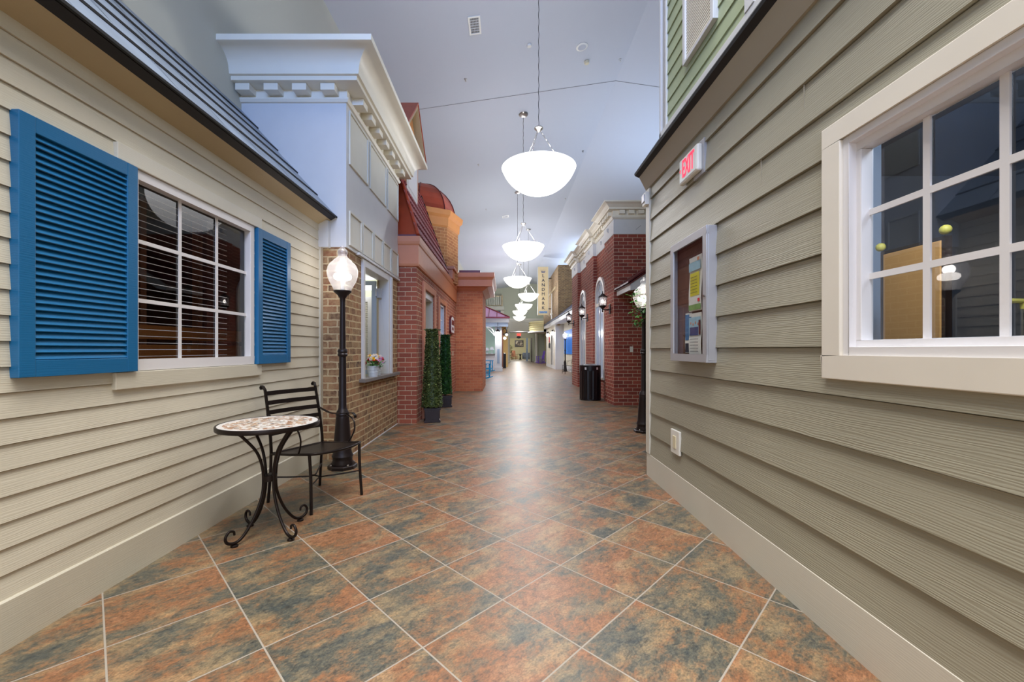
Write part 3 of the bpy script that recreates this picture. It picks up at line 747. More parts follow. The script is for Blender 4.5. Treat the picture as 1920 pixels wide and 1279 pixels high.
# ================================================================== right: grey clapboard building
gr = thing('grey_clapboard_building', 'grey-green clapboard building front with large cream framed window on the right', 'building', (1.5, 1.0, 0))
RY0, RY1 = -4.0, 4.03
GX = 1.395
WYa, WYb, WZa, WZb = 0.70, 1.74, 1.14, 2.11
mb = MB()
lap_wall(mb, GX, -1, RY0, WYa, 0.21, 2.82, 0.213, 0.203, 0.018, 0.006)
lap_wall(mb, GX, -1, WYb, RY1-0.05, 0.21, 2.82, 0.213, 0.203, 0.018, 0.006)
lap_wall(mb, GX, -1, WYa, WYb, 0.21, WZa, 0.213, 0.203, 0.018, 0.006)
lap_wall(mb, GX, -1, WYa, WYb, WZb, 2.82, 0.213, 0.203, 0.018, 0.006)
mb.box(1.40, 1.47, RY0, WYa, 0, 2.9).box(1.40, 1.47, WYb, RY1, 0, 2.9).box(1.40, 1.47, WYa, WYb, 0, WZa).box(1.40, 1.47, WYa, WYb, WZb, 2.9)
mesh_obj('clapboard_wall', mb, 'grey_siding', gr)
mesh_obj('end_wall', MB().box(1.40, 6.0, RY1-0.08, RY1, 0, 2.95), 'grey_siding', gr)
mesh_obj('baseboard', MB().prism([(GX, 0), (1.375, 0), (1.375, 0.214), (1.381, 0.221), (GX, 0.221)], 'y', RY0, RY1), 'stone_trim', gr)
mesh_obj('corner_board', MB().box(1.370, 1.41, RY1-0.085, RY1+0.01, 0.22, 2.79), 'stone_trim', gr, bevel=0.003)
mesh_obj('frieze_board', MB().prism([(1.40, 2.757), (1.368, 2.757), (1.302, 2.885), (1.302, 2.90), (1.45, 2.95), (1.45, 2.755)], 'y', RY0, RY1), 'frieze_grey', gr)
mesh_obj('roof_edge', MB().prism([(1.306, 2.884), (1.262, 2.905), (1.258, 2.925), (1.50, 3.27), (1.56, 3.27), (1.56, 2.95), (1.40, 2.90)], 'y', RY0, RY1+0.01), 'black_edge', gr)
mesh_obj('joint_line', MB().box(GX-0.0135, GX-0.010, 2.24, 2.243, 2.045, 2.24), 'frieze_grey', gr)
mesh_obj('joint_line', MB().box(GX-0.0125, GX-0.009, 1.92, 1.9225, 2.24, 2.44), 'frieze_grey', gr)
tr = mesh_obj('window_trim', MB().box(1.362, 1.40, WYa-0.1, 1.788, 2.07, 2.155).box(1.362, 1.40, WYa-0.1, 1.788, 1.09, 1.186)
              .box(1.362, 1.40, 1.69, 1.788, 1.186, 2.07).box(1.362, 1.40, WYa-0.1, WYa, 1.186, 2.07), 'window_trim', gr, bevel=0.004)
mb = MB()
for (a, b, c_, d_) in ((1.66, 1.69, 1.186, 2.07), (0.70, 0.725, 1.186, 2.07), (0.725, 1.66, 2.04, 2.07), (0.725, 1.66, 1.186, 1.225)): mb.box(1.375, 1.44, a, b, c_, d_)
mesh_obj('window_jamb', mb, 'vinyl', gr, bevel=0.002)
window_grid(gr, 1.405, -1, 0.71, 1.68, 1.20, 2.05, 4, 3, 0.042, frame_bottom=0.05, mw=0.024)
# room behind that window
structure('wall_grey_room', MB().box(4.3, 4.36, -4, 4.0, 0, 2.9).box(1.47, 4.3, 3.6, 3.65, 0, 2.9).box(1.47, 4.3, -0.8, -0.75, 0, 2.9), 'room_dim')
structure('wall_grey_room', MB().box(1.47, 2.72, 3.0, 3.08, 0, 2.72), 'room_blue')
mesh_obj('room_ceiling', MB().box(1.47, 4.3, -0.8, 3.6, 2.72, 2.76), 'room_dim', gr)
point('assumed_grey_room_lamp', (1.9, 1.5, 2.5), 48, (0.75, 0.85, 1.0), 0.2)  # assumed lamp, unseen, added to light the room behind the window
hb = thing('wooden_headboard', 'honey wood board with yellow ball knobs behind the grey building window', 'board', (2.34, 2.39, 0))
mesh_obj('board', MB().box(2.33, 2.36, 2.22, 2.56, 0.3, 1.80), 'wood', hb, bevel=0.006)
mesh_obj('frame', MB().box(2.335, 2.37, 2.20, 2.22, 0, 1.82).box(2.335, 2.37, 2.56, 2.58, 0, 1.82).box(2.335, 2.37, 2.22, 2.56, 1.80, 1.82), 'dark_frame', hb)
for y in (2.2, 2.58): mesh_obj('knob', MB().ball((2.335, y, 1.85), 0.026), 'gold_knob', hb, smooth=60)
ct = thing('steel_cart', 'steel topped cart with a small tray seen through the grey building window', 'cart', (3.2, 1.9, 0))
mesh_obj('top', MB().box(2.7, 3.9, 1.5, 2.3, 1.10, 1.13), 'nickel', ct)
for x in (2.73, 3.87):
    for y in (1.53, 2.27): mesh_obj('leg', MB().tube([(x, y, 0), (x, y, 1.10)], 0.018, 8), 'nickel', ct)
rk = thing('chrome_stand', 'chrome pole stand with yellow and blue hose fitting behind the window', 'stand', (2.55, 2.0, 0))
mesh_obj('pole', MB().tube([(2.62, 2.1, 0), (2.62, 2.1, 1.42)], 0.008, 8).tube([(2.66, 2.12, 0), (2.66, 2.12, 1.38)], 0.006, 8), 'nickel', rk)
mesh_obj('fitting', MB().tube([(2.54, 2.1, 1.46), (2.62, 2.1, 1.46), (2.63, 2.1, 1.40)], 0.014, 8), 'gold_knob', rk, smooth=40)

# upper green storey
gu = thing('green_upper_storey', 'sage green clapboard upper storey with white trim and blind above the grey wall', 'building', (1.6, 3.0, 3.1))
X5 = 1.40
mb = MB(); lap_wall(mb, X5, -1, 2.37, 3.60, 3.10, 6.4, 3.10, 0.118, 0.010); mb.box(X5, X5+0.1, 1.6, 3.66, 3.0, 6.6).box(X5, 6, 3.6, 3.68, 3.0, 6.6)
mesh_obj('clapboard_wall', mb, 'green_siding', gu)
mesh_obj('corner_board', MB().box(X5-0.03, X5+0.02, 3.655, 3.685, 3.06, 6.5).box(X5-0.02, X5+0.02, 3.56, 3.60, 3.06, 6.5), 'white_paint', gu, bevel=0.003)
mesh_obj('base_trim', MB().box(X5-0.03, X5+0.02, 1.6, 3.69, 3.04, 3.13), 'white_paint', gu, bevel=0.003)
mesh_obj('pilaster', MB().box(X5-0.035, X5+0.02, 2.28, 2.37, 3.13, 6.5), 'white_paint', gu, bevel=0.003)
uw = mesh_obj('blind_window_frame', MB().box(X5-0.04, X5, 3.145, 3.185, 3.385, 5.4).box(X5-0.04, X5, 2.715, 2.755, 3.385, 5.4).box(X5-0.04, X5, 2.755, 3.145, 3.385, 3.41), 'white_paint', gu, bevel=0.003)
mb = MB()
for k in range(90): z = 3.41+k*0.022; mb.prism([(X5-0.020, z), (X5-0.027, z+0.003), (X5-0.023, z+0.022), (X5-0.018, z+0.022)], 'y', 2.755, 3.145)
mb.box(X5-0.012, X5-0.008, 2.755, 3.145, 3.41, 5.4)
mesh_obj('blind', mb, 'panel_cream', uw)

# things on the grey wall
ex = thing('exit_sign', 'white exit sign with glowing red letters high on the grey clapboard wall', 'exit sign', (1.385, 3.03, 2.46))
mesh_obj('housing', MB().box(1.335, 1.375, 2.885, 3.185, 2.465, 2.655), 'white_plastic', ex, bevel=0.012)
mesh_obj('face_plate', MB().box(1.3335, 1.336, 2.90, 3.17, 2.48, 2.64), 'exit_face', ex)
mesh_obj('bracket', MB().box(1.373, 1.395, 2.86, 3.02, 2.44, 2.68), 'aluminium', ex)
Tm = Matrix.Translation((1.332, 3.025, 2.56)) @ Matrix.Rotation(R(-90), 4, 'Z')
mesh_obj('lettering', text_mb('EXIT', 0.185, 0.0015, 0.001).xf(Matrix.Diagonal((0.52, 1, 1, 1))).xf(Tm), 'red_ink', ex)
Tm = Matrix.Translation((1.332, 3.155, 2.56)) @ Matrix.Rotation(R(-90), 4, 'Z')
mesh_obj('arrow', text_mb('<', 0.06, 0.0015, 0.0).xf(Matrix.Diagonal((0.4, 1, 1, 1))).xf(Tm), 'red_ink', ex)
sb = thing('wall_sensor', 'small white box on the top corner of the grey clapboard building', 'sensor', (1.37, 3.98, 2.6))
mesh_obj('body', MB().box(1.335, 1.372, 3.95, 4.04, 2.60, 2.72), 'white_plastic', sb, bevel=0.004)
mesh_obj('cover', MB().box(1.325, 1.335, 3.96, 4.03, 2.63, 2.70), 'aluminium', sb, bevel=0.002)

cs = thing('notice_case', 'silver framed glass notice case with posters on the grey clapboard wall', 'notice board', (1.39, 3.01, 1.12))
a0, a1, b0, b1 = 2.716, 3.306, 1.127, 2.033
mesh_obj('case_body', MB().box(1.33, 1.39, a0, a1, b0, b0+0.02).box(1.33, 1.39, a0, a1, b1-0.02, b1).box(1.33, 1.39, a0, a0+0.02, b0+0.02, b1-0.02).box(1.33, 1.39, a1-0.02, a1, b0+0.02, b1-0.02), 'aluminium', cs, bevel=0.003)
mesh_obj('pinboard', MB().box(1.366, 1.39, a0+0.02, a1-0.02, b0+0.02, b1-0.02), 'cork', cs)
dd = mesh_obj('door_frame', MB().box(1.317, 1.332, a0, a1, b0, b0+0.055).box(1.317, 1.332, a0, a1, b1-0.055, b1).box(1.317, 1.332, a0, a0+0.055, b0+0.055, b1-0.055).box(1.317, 1.332, a1-0.055, a1, b0+0.055, b1-0.055), 'aluminium', cs, bevel=0.003)
mesh_obj('pane', MB().q((1.325, a0+.05, b0+.05), (1.325, a1-.05, b0+.05), (1.325, a1-.05, b1-.05), (1.325, a0+.05, b1-.05)), 'thin_glass', dd)
mesh_obj('lock', MB().lathe([(0.001, -0.006), (0.009, -0.006), (0.009, 0.006), (0.001, 0.006)], (0, 0, 0), 12).xf(Matrix.Translation((1.315, 2.74, 1.57)) @ Matrix.Rotation(R(90), 4, 'Y')), 'nickel', dd)
def poster(name, y0, y1, z0, z1, x, label, layers):
    t = thing(name, label, 'poster', (x, (y0+y1)/2, z0))
    m = MB()
    n = 8
    for k in range(n):   # gently curling sheet
        za, zb_ = z0+(z1-z0)*k/n, z0+(z1-z0)*(k+1)/n
        cx = lambda z: x-0.004*math.sin(PI*(z-z0)/(z1-z0)*2)
        m.q((cx(za), y0, za), (cx(za), y1, za), (cx(zb_), y1, zb_), (cx(zb_), y0, zb_))
        m.q((cx(za)+0.0008, y0, za), (cx(za)+0.0008, y1, za), (cx(zb_)+0.0008, y1, zb_), (cx(zb_)+0.0008, y0, zb_))
    mesh_obj('sheet', m, 'paper', t)
    for li, (nm, ya, yb, za, zb_, mt) in enumerate(layers):
        xx = x-0.0048-0.0007*li
        mesh_obj(nm, MB().box(xx, xx-0.0006, y0+(y1-y0)*ya, y0+(y1-y0)*yb, z0+(z1-z0)*za, z0+(z1-z0)*zb_), mt, t)
    return t
# y runs away from the camera, so 0 is the right side of a sheet as read
pa = poster('event_poster', 2.86, 3.055, 1.49, 1.88, 1.356, 'poster with a yellow list panel pinned upper in the notice case', [
    ('yellow_panel', 0.14, 0.86, 0.28, 0.70, 'poster_yellow'), ('sky_band', 0.05, 0.95, 0.74, 0.90, 'poster_pale'), ('grass_band', 0.03, 0.97, 0.02, 0.12, 'poster_green'), ('red_spot', 0.1, 0.25, 0.16, 0.22, 'petal_red'), ('orange_spot', 0.12, 0.26, 0.90, 0.96, 'terracotta')])
mb = MB()
for k in range(6): mb.box(1.3460, 1.3454, 2.91, 3.01, 1.62+k*0.022, 1.623+k*0.022)
mesh_obj('text_lines', mb, 'ink', pa)
pb = poster('photo_flyer', 2.86, 3.05, 1.18, 1.475, 1.354, 'white flyer with a blue group photo pinned lower in the notice case', [
    ('photo_panel', 0.04, 0.96, 0.46, 0.90, 'poster_pale'), ('blue_clothes', 0.2, 0.9, 0.46, 0.66, 'poster_navy'), ('maroon_edge', 0.02, 0.16, 0.47, 0.82, 'maroon')])
mb = MB()
for k in range(5): mb.box(1.3442, 1.3436, 2.89, 3.02, 1.20+k*0.022, 1.203+k*0.022)
mesh_obj('text_lines', mb, 'ink', pb)
mb = MB()
for k in range(4): mb.ball((1.3450, 2.90+0.038*k, 1.395+0.01*(k % 2)), 0.011, 8, 6)
mesh_obj('printed_faces', mb.xf(Matrix.Translation((1.3486, 0, 0)) @ Matrix.Diagonal((0.08, 1, 1, 1)) @ Matrix.Translation((-1.3486, 0, 0))), 'skin', pb)
pc = poster('blue_flyer', 3.02, 3.13, 1.19, 1.485, 1.361, 'dark blue flyer partly hidden behind the white flyer in the notice case', [
    ('blue_panel', 0.0, 0.92, 0.32, 0.96, 'poster_blue'), ('dark_panel', 0.0, 0.9, 0.02, 0.24, 'ink')])
op = thing('wall_outlet', 'white outlet plate low on the grey clapboard wall', 'outlet', (1.385, 3.35, 0.38))
mesh_obj('plate', MB().box(1.366, 1.386, 3.26, 3.425, 0.375, 0.565), 'white_plastic', op, bevel=0.004)
mesh_obj('rocker', MB().box(1.360, 1.367, 3.315, 3.37, 0.42, 0.52), 'ivory', op, bevel=0.002)

# assumed wall behind the camera, unseen; high and low openings added for light
structure('wall_rear_assumed', MB().box(-6.2, -2.3, -5.15, -5, 0, 7.5).box(3.1, 8.3, -5.15, -5, 0, 7.5).box(-2.3, 3.1, -5.15, -5, 6.2, 7.8).box(-2.3, 3.1, -5.15, -5, 3.2, 4.5), 'hall_wall')

# ================================================================== right: dark red brick arcade with arched windows
ar = thing('brick_arcade', 'dark red brick arcade with white dentil cornice and arched windows', 'building', (2.4, 9.0, 0))
XP, XR = 2.36, 2.45
pil = [(9.0, 9.85), (11.1, 12.1), (13.5, 14.6)]
mb = MB().box(XP, 6.5, 9.0, 9.15, 0, 3.75)
for a, b in pil: mb.box(XP, XR+0.1, a if a > 9 else 9.15, b, 0, 3.75)
mesh_obj('brick_pilaster', mb, 'dark_red_brick', ar)
mesh_obj('brick_wall', MB().box(XR, XR+0.14, 9.15, 14.6, 0, 3.75).box(XR, 6.5, 14.5, 14.6, 0, 3.75), 'dark_red_brick', ar)
path = [(6.5, 9.0), (XP, 9.0), (XP, 9.85), (XR, 9.85), (XR, 11.1), (XP, 11.1), (XP, 12.1), (XR, 12.1), (XR, 13.5), (XP, 13.5), (XP, 14.6), (6.5, 14.6)]
mesh_obj('frieze', MB().sweep(path, [(0, 3.72), (0.012, 3.72), (0.012, 4.05), (0, 4.05)], side=1), 'white_paint', ar)
mesh_obj('cornice_moulding', MB().sweep(path, [(0, 4.04), (0.03, 4.045), (0.055, 4.075), (0.055, 4.10), (0.035, 4.11), (0.035, 4.22), (0.14, 4.225), (0.14, 4.26),
          (0.16, 4.275), (0.20, 4.31), (0.25, 4.335), (0.263, 4.34), (0.263, 4.366), (0, 4.38)], side=1), 'cornice_paint', ar)
mesh_obj('flat_roof', MB().box(XR, 6.5, 9.05, 14.55, 4.30, 4.37), 'ceiling', ar)
def dent(x0, y0, x1, y1, n):
    for k in range(n):
        f = (k+0.5)/n; x = x0+(x1-x0)*f; y = y0+(y1-y0)*f
        if x0 == x1: m = MB().box(x-0.115, x-0.03, y-0.06, y+0.06, 4.135, 4.215)
        else: m = MB().box(x-0.06, x+0.06, y-0.115, y-0.03, 4.135, 4.215)
        mesh_obj('dentil', m, 'cornice_paint', ar, bevel=0.003)
dent(XP+0.05, 9.0, XP+2.3, 9.0, 11)
for (a, b, x, n) in ((9.0, 9.85, XP, 4), (9.95, 11.0, XR, 5), (11.1, 12.1, XP, 5), (12.2, 13.4, XR, 5), (13.5, 14.6, XP, 5)): dent(x, a, x, b, n)
for y in (9.45, 10.5, 11.6, 12.8, 14.0):
    x = XR if y in (10.5, 12.8) else XP
    mesh_obj('frieze_bracket', MB().prism([(x-0.012, 3.86), (x-0.05, 3.9), (x-0.05, 3.95), (x-0.012, 3.97)], 'y', y-0.03, y+0.03), 'white_paint', ar)
mesh_obj('frieze_scratch', MB().box(2.82, 2.96, 8.984, 8.988, 3.86, 3.865).xf(Matrix.Translation((2.89, 0, 3.86)) @ Matrix.Rotation(R(-40), 4, 'Y') @ Matrix.Translation((-2.89, 0, -3.86))), 'ink', ar)
def arch_window(yc, w, z0, z1, curtain):
    r = w/2; zc = z1-r
    def ring(rr, ext=0):
        pts = [(yc-rr, z0-ext)]+[(yc-rr*math.cos(PI*k/20), zc+rr*math.sin(PI*k/20)) for k in range(21)]+[(yc+rr, z0-ext)]
        return pts
    o = ring(r+0.0); i_ = ring(r-0.085)
    m = MB(); n = len(o); X0, X1 = XR-0.045, XR+0.02
    for k in range(n-1):
        a, b, c_, d = o[k], o[k+1], i_[k+1], i_[k]
        m.q((X0, *a), (X0, *b), (X0, *c_), (X0, *d)); m.q((X0, *a), (X0, *b), (X1, *b), (X1, *a)); m.q((X0, *d), (X0, *c_), (X1, *c_), (X1, *d))
    m.box(X0, X1, yc-r, yc+r, z0-0.05, z0)
    fr = mesh_obj('arched_frame', m, 'window_trim', ar, smooth=35)
    p = ring(r-0.08)
    m = MB(); m.q(*[(XR-0.012, *q_) for q_ in p])
    mesh_obj('arched_pane', m, 'blind_glass', fr)
    m = MB().box(XR-0.028, XR-0.013, yc-r+.085, yc+r-.085, zc-0.22, zc-0.14)
    m.box(XR-0.026, XR-0.013, yc-0.012, yc+0.012, z0, zc-.14)
    for s_ in (-1, 1):
        m.tube([(XR-0.02, yc+s_*(r-.1)*(1-k/10*1.0), zc-0.14+ (r*0.95)*math.sin(PI/2*k/10)) for k in range(11)], 0.012, 6)
        m.tube([(XR-0.02, yc+s_*(0.02+k/10*0.16), zc-0.14+0.30*math.sin(PI/2*(1-k/10))) for k in range(11)], 0.010, 6)
    mesh_obj('tracery', m, 'window_trim', fr)
arch_window(10.62, 1.02, 0.52, 3.07, True)
arch_window(12.92, 1.02, 0.52, 3.07, True)

def sconce(y, label):
    t = thing('wall_lantern', label, 'lantern', (XP, y, 2.1), group='iron carriage lanterns on the brick arcade')
    m = MB(); xl = XP-0.17
    mesh_obj('wall_plate', MB().box(XP-0.02, XP, y-0.05, y+0.05, 2.02, 2.24), 'lamp_iron', t, bevel=0.008)
    mesh_obj('arm', MB().tube([(XP-0.01, y, 2.12), (XP-0.08, y, 2.11), (xl, y, 2.12), (xl, y, 2.17)], 0.012, 8).ball((xl, y, 2.075), 0.018, 8, 6).tube([(xl, y, 2.08), (xl, y, 2.14)], 0.012, 6), 'lamp_iron', t, smooth=40)
    body = mesh_obj('lantern_frame', MB().lathe([(0.02, 2.13), (0.05, 2.16), (0.085, 2.19), (0.09, 2.205), (0.02, 2.205)], (xl, y, 0), 6)
                    , 'lamp_iron', t)
    mesh_obj('lantern_cap', MB().lathe([(0.001, 2.395), (0.112, 2.395), (0.105, 2.41), (0.05, 2.445), (0.03, 2.47), (0.012, 2.48), (0.012, 2.52), (0.001, 2.535)], (xl, y, 0), 6), 'lamp_iron', t)
    m = MB()
    for k in range(6):
        a = 2*PI*k/6+PI/6; m.tube([(xl+0.082*math.cos(a), y+0.082*math.sin(a), 2.20), (xl+0.092*math.cos(a), y+0.092*math.sin(a), 2.40)], 0.005, 5)
    mesh_obj('corner_bar', m, 'lamp_iron', body)
    mesh_obj('seeded_glass', MB().lathe([(0.076, 2.205), (0.086, 2.395)], (xl, y, 0), 6), 'seeded', body)
    mesh_obj('bulb', MB().ball((xl, y, 2.30), 0.028, 10, 8, 1.5), 'bulb', t, smooth=60)
    point('lantern_light', (xl, y, 2.30), 5, WARM, 0.03)
sconce(9.32, 'iron carriage lantern nearest the corner of the red brick arcade')
sconce(11.85, 'iron carriage lantern between the two arched windows')
sconce(14.25, 'iron carriage lantern on the far pier of the brick arcade')
tag(mesh_obj('light_switch', MB().box(2.705, 2.775, 8.988, 9.0, 1.165, 1.285).box(2.73, 2.75, 8.984, 8.988, 1.20, 1.25), 'white_plastic', origin=(2.74, 9.0, 1.165), bevel=0.002), 'white light switch plate on the near face of the red brick arcade', 'light switch')

aw = thing('maroon_porch_roof', 'small maroon roof with pale fascia between grey wall and brick arcade', 'porch roof', (3.0, 8.4, 2.5))
mesh_obj('roof', MB().prism([(2.36, 2.50), (2.36, 2.53), (4.6, 4.10), (4.6, 3.98)], 'y', 7.95, 8.97).prism([(2.39, 2.47), (2.39, 2.50), (4.6, 4.05), (4.6, 3.93)], 'y', 7.96, 8.96).q((2.36, 7.95, 2.52), (4.6, 7.95, 4.05), (4.6, 8.97, 4.05), (2.36, 8.97, 2.52)), 'maroon', aw)
mesh_obj('fascia', MB().prism([(2.41, 2.355), (2.41, 2.48), (4.6, 3.96), (4.6, 3.80), (2.60, 2.40)], 'y', 7.98, 8.01).box(2.41, 2.44, 8.01, 8.95, 2.37, 2.515), 'white_paint', aw)
mesh_obj('post', MB().box(4.2, 4.35, 8.0, 8.15, 0, 3.3), 'white_paint', aw)

# ================================================================== litter bins
def bin_(name, loc, r, h, label, semi=True):
    t = thing(name, label, 'bin', loc)
    x, y, z = loc
    m = MB(); n = 40; pr = []
    for k in range(n):
        a = 2*PI*k/n; rr = r*(1.0 if k % 2 else 0.965); pr.append((rr, a))
    i = len(m.v)
    for zz in (0.02, h-0.06):
        for rr, a in pr: m.v.append((x+rr*math.cos(a), y+rr*math.sin(a), zz))
    for k in range(n): l = (k+1) % n; m.f.append((i+k, i+l, i+n+l, i+n+k))
    mesh_obj('ribbed_body', m, 'dark_plastic', t)
    mesh_obj('rim', MB().lathe([(r*0.9, 0), (r*1.01, 0), (r*1.01, 0.03), (r*0.95, 0.03)], (x, y, 0), 32).lathe([(r*0.97, h-0.13), (r*1.01, h-0.13), (r*1.01, h-0.005), (r*0.98, h), (r*0.8, h), (r*0.8, h-0.1)], (x, y, 0), 32), 'dark_plastic', t, smooth=40)
    mesh_obj('lid_insert', MB().lathe([(r*0.8, h-0.03), (r*0.5, h+0.025), (r*0.35, h+0.03), (r*0.3, h-0.02), (0.001, h-0.03)], (x, y, 0), 28), 'nickel', t, smooth=40)
    return t
b1_ = bin_('litter_bin', (2.075, 10.12, 0), 0.255, 0.84, 'round black ribbed litter bin beside the brick arcade')
for a in (-126, -62):
    aa = R(a); cx, cy = 2.075+0.259*math.cos(aa), 10.12+0.259*math.sin(aa)
    mesh_obj('sticker', MB().box(-0.022, 0.022, -0.001, 0.001, -0.028, 0.028).xf(Matrix.Translation((cx, cy, 0.765)) @ Matrix.Rotation(aa+PI/2, 4, 'Z')), 'paper', b1_)
bin_('litter_bin', (-0.08, 27.5, 0), 0.15, 0.97, 'black litter bin far down the hall beside the white porch column')

# ================================================================== lamp posts
def lamp_post(loc, label, rz=0.0):
    t = thing('lamp_post', label, 'lamp post', loc, rz, 'black post lamps with pebbled glass globes')
    L = dict(local=True)
    mesh_obj('base_plate', MB().lathe([(0.145, 0), (0.145, 0.03), (0.135, 0.038)], (0, 0, 0), 8, cap=True), 'lamp_iron', t, **L)
    m = MB()
    for k in range(4): a = PI/4+k*PI/2; m.ball((0.12*math.cos(a), 0.12*math.sin(a), 0.042), 0.012, 8, 6)
    mesh_obj('bolt', m, 'nickel', t, **L)
    mesh_obj('flared_base', MB().lathe([(0.105, 0.036), (0.108, 0.055), (0.097, 0.08), (0.098, 0.11), (0.106, 0.125), (0.098, 0.145), (0.088, 0.17), (0.082, 0.30), (0.066, 0.50), (0.066, 0.515), (0.062, 0.535)], (0, 0, 0), 20), 'lamp_iron', t, smooth=35, **L)
    mesh_obj('post', MB().lathe([(0.062, 0.535), (0.068, 0.55), (0.06, 0.575), (0.046, 0.60), (0.038, 0.62), (0.034, 1.14), (0.046, 1.15), (0.05, 1.165), (0.042, 1.18), (0.05, 1.195), (0.044, 1.215), (0.031, 1.225), (0.025, 1.70), (0.028, 1.74), (0.05, 1.775), (0.085, 1.805), (0.088, 1.82), (0.001, 1.822)], (0, 0, 0), 20), 'lamp_iron', t, smooth=35, **L)
    gp = [(0.082, 1.823), (0.10, 1.86), (0.132, 1.92), (0.150, 1.98), (0.152, 2.02), (0.142, 2.065), (0.120, 2.10), (0.095, 2.118), (0.092, 2.128), (0.085, 2.135), (0.060, 2.155), (0.046, 2.175), (0.040, 2.19), (0.047, 2.20), (0.050, 2.215), (0.046, 2.238), (0.028, 2.255), (0.018, 2.262), (0.022, 2.272), (0.012, 2.283), (0.001, 2.285)]
    mesh_obj('glass_globe', MB().lathe(gp, (0, 0, 0), 28), 'globe', t, smooth=50, **L)
    mesh_obj('lamp_bulb', MB().lathe([(0.001, -0.034), (0.06, -0.034), (0.082, -0.022), (0.088, 0), (0.082, 0.022), (0.06, 0.034), (0.001, 0.034)], (0, 0, 1.965), 20), 'bulb', t, smooth=60, **L)
    mesh_obj('socket', MB().lathe([(0.02, 1.822), (0.02, 1.925), (0.001, 1.927)], (0, 0, 0), 14), 'white_plastic', t, smooth=40, **L)
    point('post_lamp_light', (loc[0], loc[1], 2.04), 1.3, (1, 0.93, 0.84), 0.05)
    return t
lamp_post((-1.672, 4.27, 0), 'black lamp post with glass globe standing behind the bistro chair')
lp2 = lamp_post((2.045, 6.12, 0), 'black lamp post wrapped with ivy at the corner of the grey building')
lamp_post((3.36, 23.2, 0), 'small looking black lamp post far down the hall in front of the blue shutter')

# ivy on the second post
iv = thing('ivy_garland', 'green leafy garland wound round the lamp post by the grey wall', 'garland', (2.045, 6.12, 1.7))
m = MB(); st = MB(); pts = []
for k in range(60):
    a = k*0.35; z = 1.55+k*0.0095; rr = 0.08+0.10*min(1, k/35)
    pts.append((2.045+rr*math.cos(a), 6.12+rr*math.sin(a), z))
st.tube(pts, 0.004, 5)
random.seed(11)
def leaf(m, p, s, d):
    d = Vector(d).normalized(); u = d.cross(Vector((0, 0, 1)))
    if u.length < 0.1: u = Vector((1, 0, 0))
    u.normalize(); n = d.cross(u); p = Vector(p)
    a = p; b = p+d*s*0.45+u*s*0.32+n*s*0.06; c_ = p+d*s; e_ = p+d*s*0.45-u*s*0.32+n*s*0.06; md = p+d*s*0.5-n*s*0.05
    i = len(m.v); m.v += [tuple(a), tuple(b), tuple(c_), tuple(e_), tuple(md)]
    m.f += [(i, i+1, i+4), (i+1, i+2, i+4), (i+2, i+3, i+4), (i+3, i, i+4)]
for k in range(190):
    p = Vector(random.choice(pts))+Vector((random.uniform(-.05, .07), random.uniform(-.05, .05), random.uniform(-.06, .08)))
    leaf(m, p, random.uniform(0.05, 0.09), (random.uniform(-1, 1), random.uniform(-1, 1), random.uniform(-.8, .5)))
for k in range(45):
    leaf(m, (2.10+random.uniform(-.03, .06), 6.08+random.uniform(-.05, .05), random.uniform(1.42, 2.22)), random.uniform(0.05, 0.085), (random.uniform(-1, 1), random.uniform(-1, .4), random.uniform(-.8, .8)))
mesh_obj('stem', st, 'brown_wood', iv); mesh_obj('foliage', m, 'ivy', iv)

# ================================================================== topiaries
def topiary(loc, h0, h1, rb_, rt, mat, label, seed):
    random.seed(seed)
    t = thing('potted_topiary', label, 'topiary', loc, R(12))
    t['group'] = 'tall boxwood topiaries by the red brick shop'
    L = dict(local=True)
    q_ = 0.115
    mesh_obj('planter', MB().prism([(-q_-0.02, 0), (q_+0.02, 0), (q_+0.02, 0.03), (q_, 0.045), (q_+0.008, 0.20), (q_+0.025, 0.215), (q_+0.025, 0.24), (-q_-0.025, 0.24), (-q_-0.025, 0.215), (-q_-0.008, 0.20), (-q_, 0.045), (-q_-0.02, 0.03)], 'y', -q_-0.015, q_+0.015), 'planter', t, bevel=0.004, **L)
    m = MB()
    for s_ in (-1, 1):
        for k in range(5): x = -0.08+k*0.04; m.box(x-0.012, x+0.012, s_*(q_+0.015), s_*(q_+0.021), 0.06, 0.19)
        for k in range(5): x = -0.08+k*0.04; m.box(s_*(q_+0.006), s_*(q_+0.012), x-0.012, x+0.012, 0.06, 0.19)
    mesh_obj('planter_fluting', m, 'planter', t, **L)
    mesh_obj('trunk', MB().tube([(0, 0, 0.22), (0, 0, h1-0.1)], 0.02, 8), 'brown_wood', t, **L)
    m = MB()
    m.lathe([(0.02, h0), (rb_*0.8, h0+0.01), (rb_*0.82, h0+0.05), (rt*0.75, h1-0.03), (0.02, h1-0.02)], (0, 0, 0), 14)
    N = 7500
    for k in range(N):
        f = random.random(); z = h0+(h1-h0)*f
        r = (rb_+(rt-rb_)*f)*random.uniform(0.82, 1.04); a = random.uniform(0, 2*PI)
        if random.random() < 0.06: r *= random.random(); z = h1-0.01
        s_ = random.uniform(0.020, 0.034)
        d = Vector((math.cos(a)+random.uniform(-.7, .7), math.sin(a)+random.uniform(-.7, .7), random.uniform(-.6, .9))).normalized()
        u = d.cross(Vector((random.uniform(-1, 1), random.uniform(-1, 1), 1))).normalized()
        p = Vector((r*math.cos(a), r*math.sin(a), z)); i = len(m.v)
        m.v += [tuple(p), tuple(p+d*s_*.5+u*s_*.4), tuple(p+d*s_), tuple(p+d*s_*.5-u*s_*.4)]; m.f.append((i, i+1, i+2, i+3))
    mesh_obj('foliage', m, mat, t, **L)
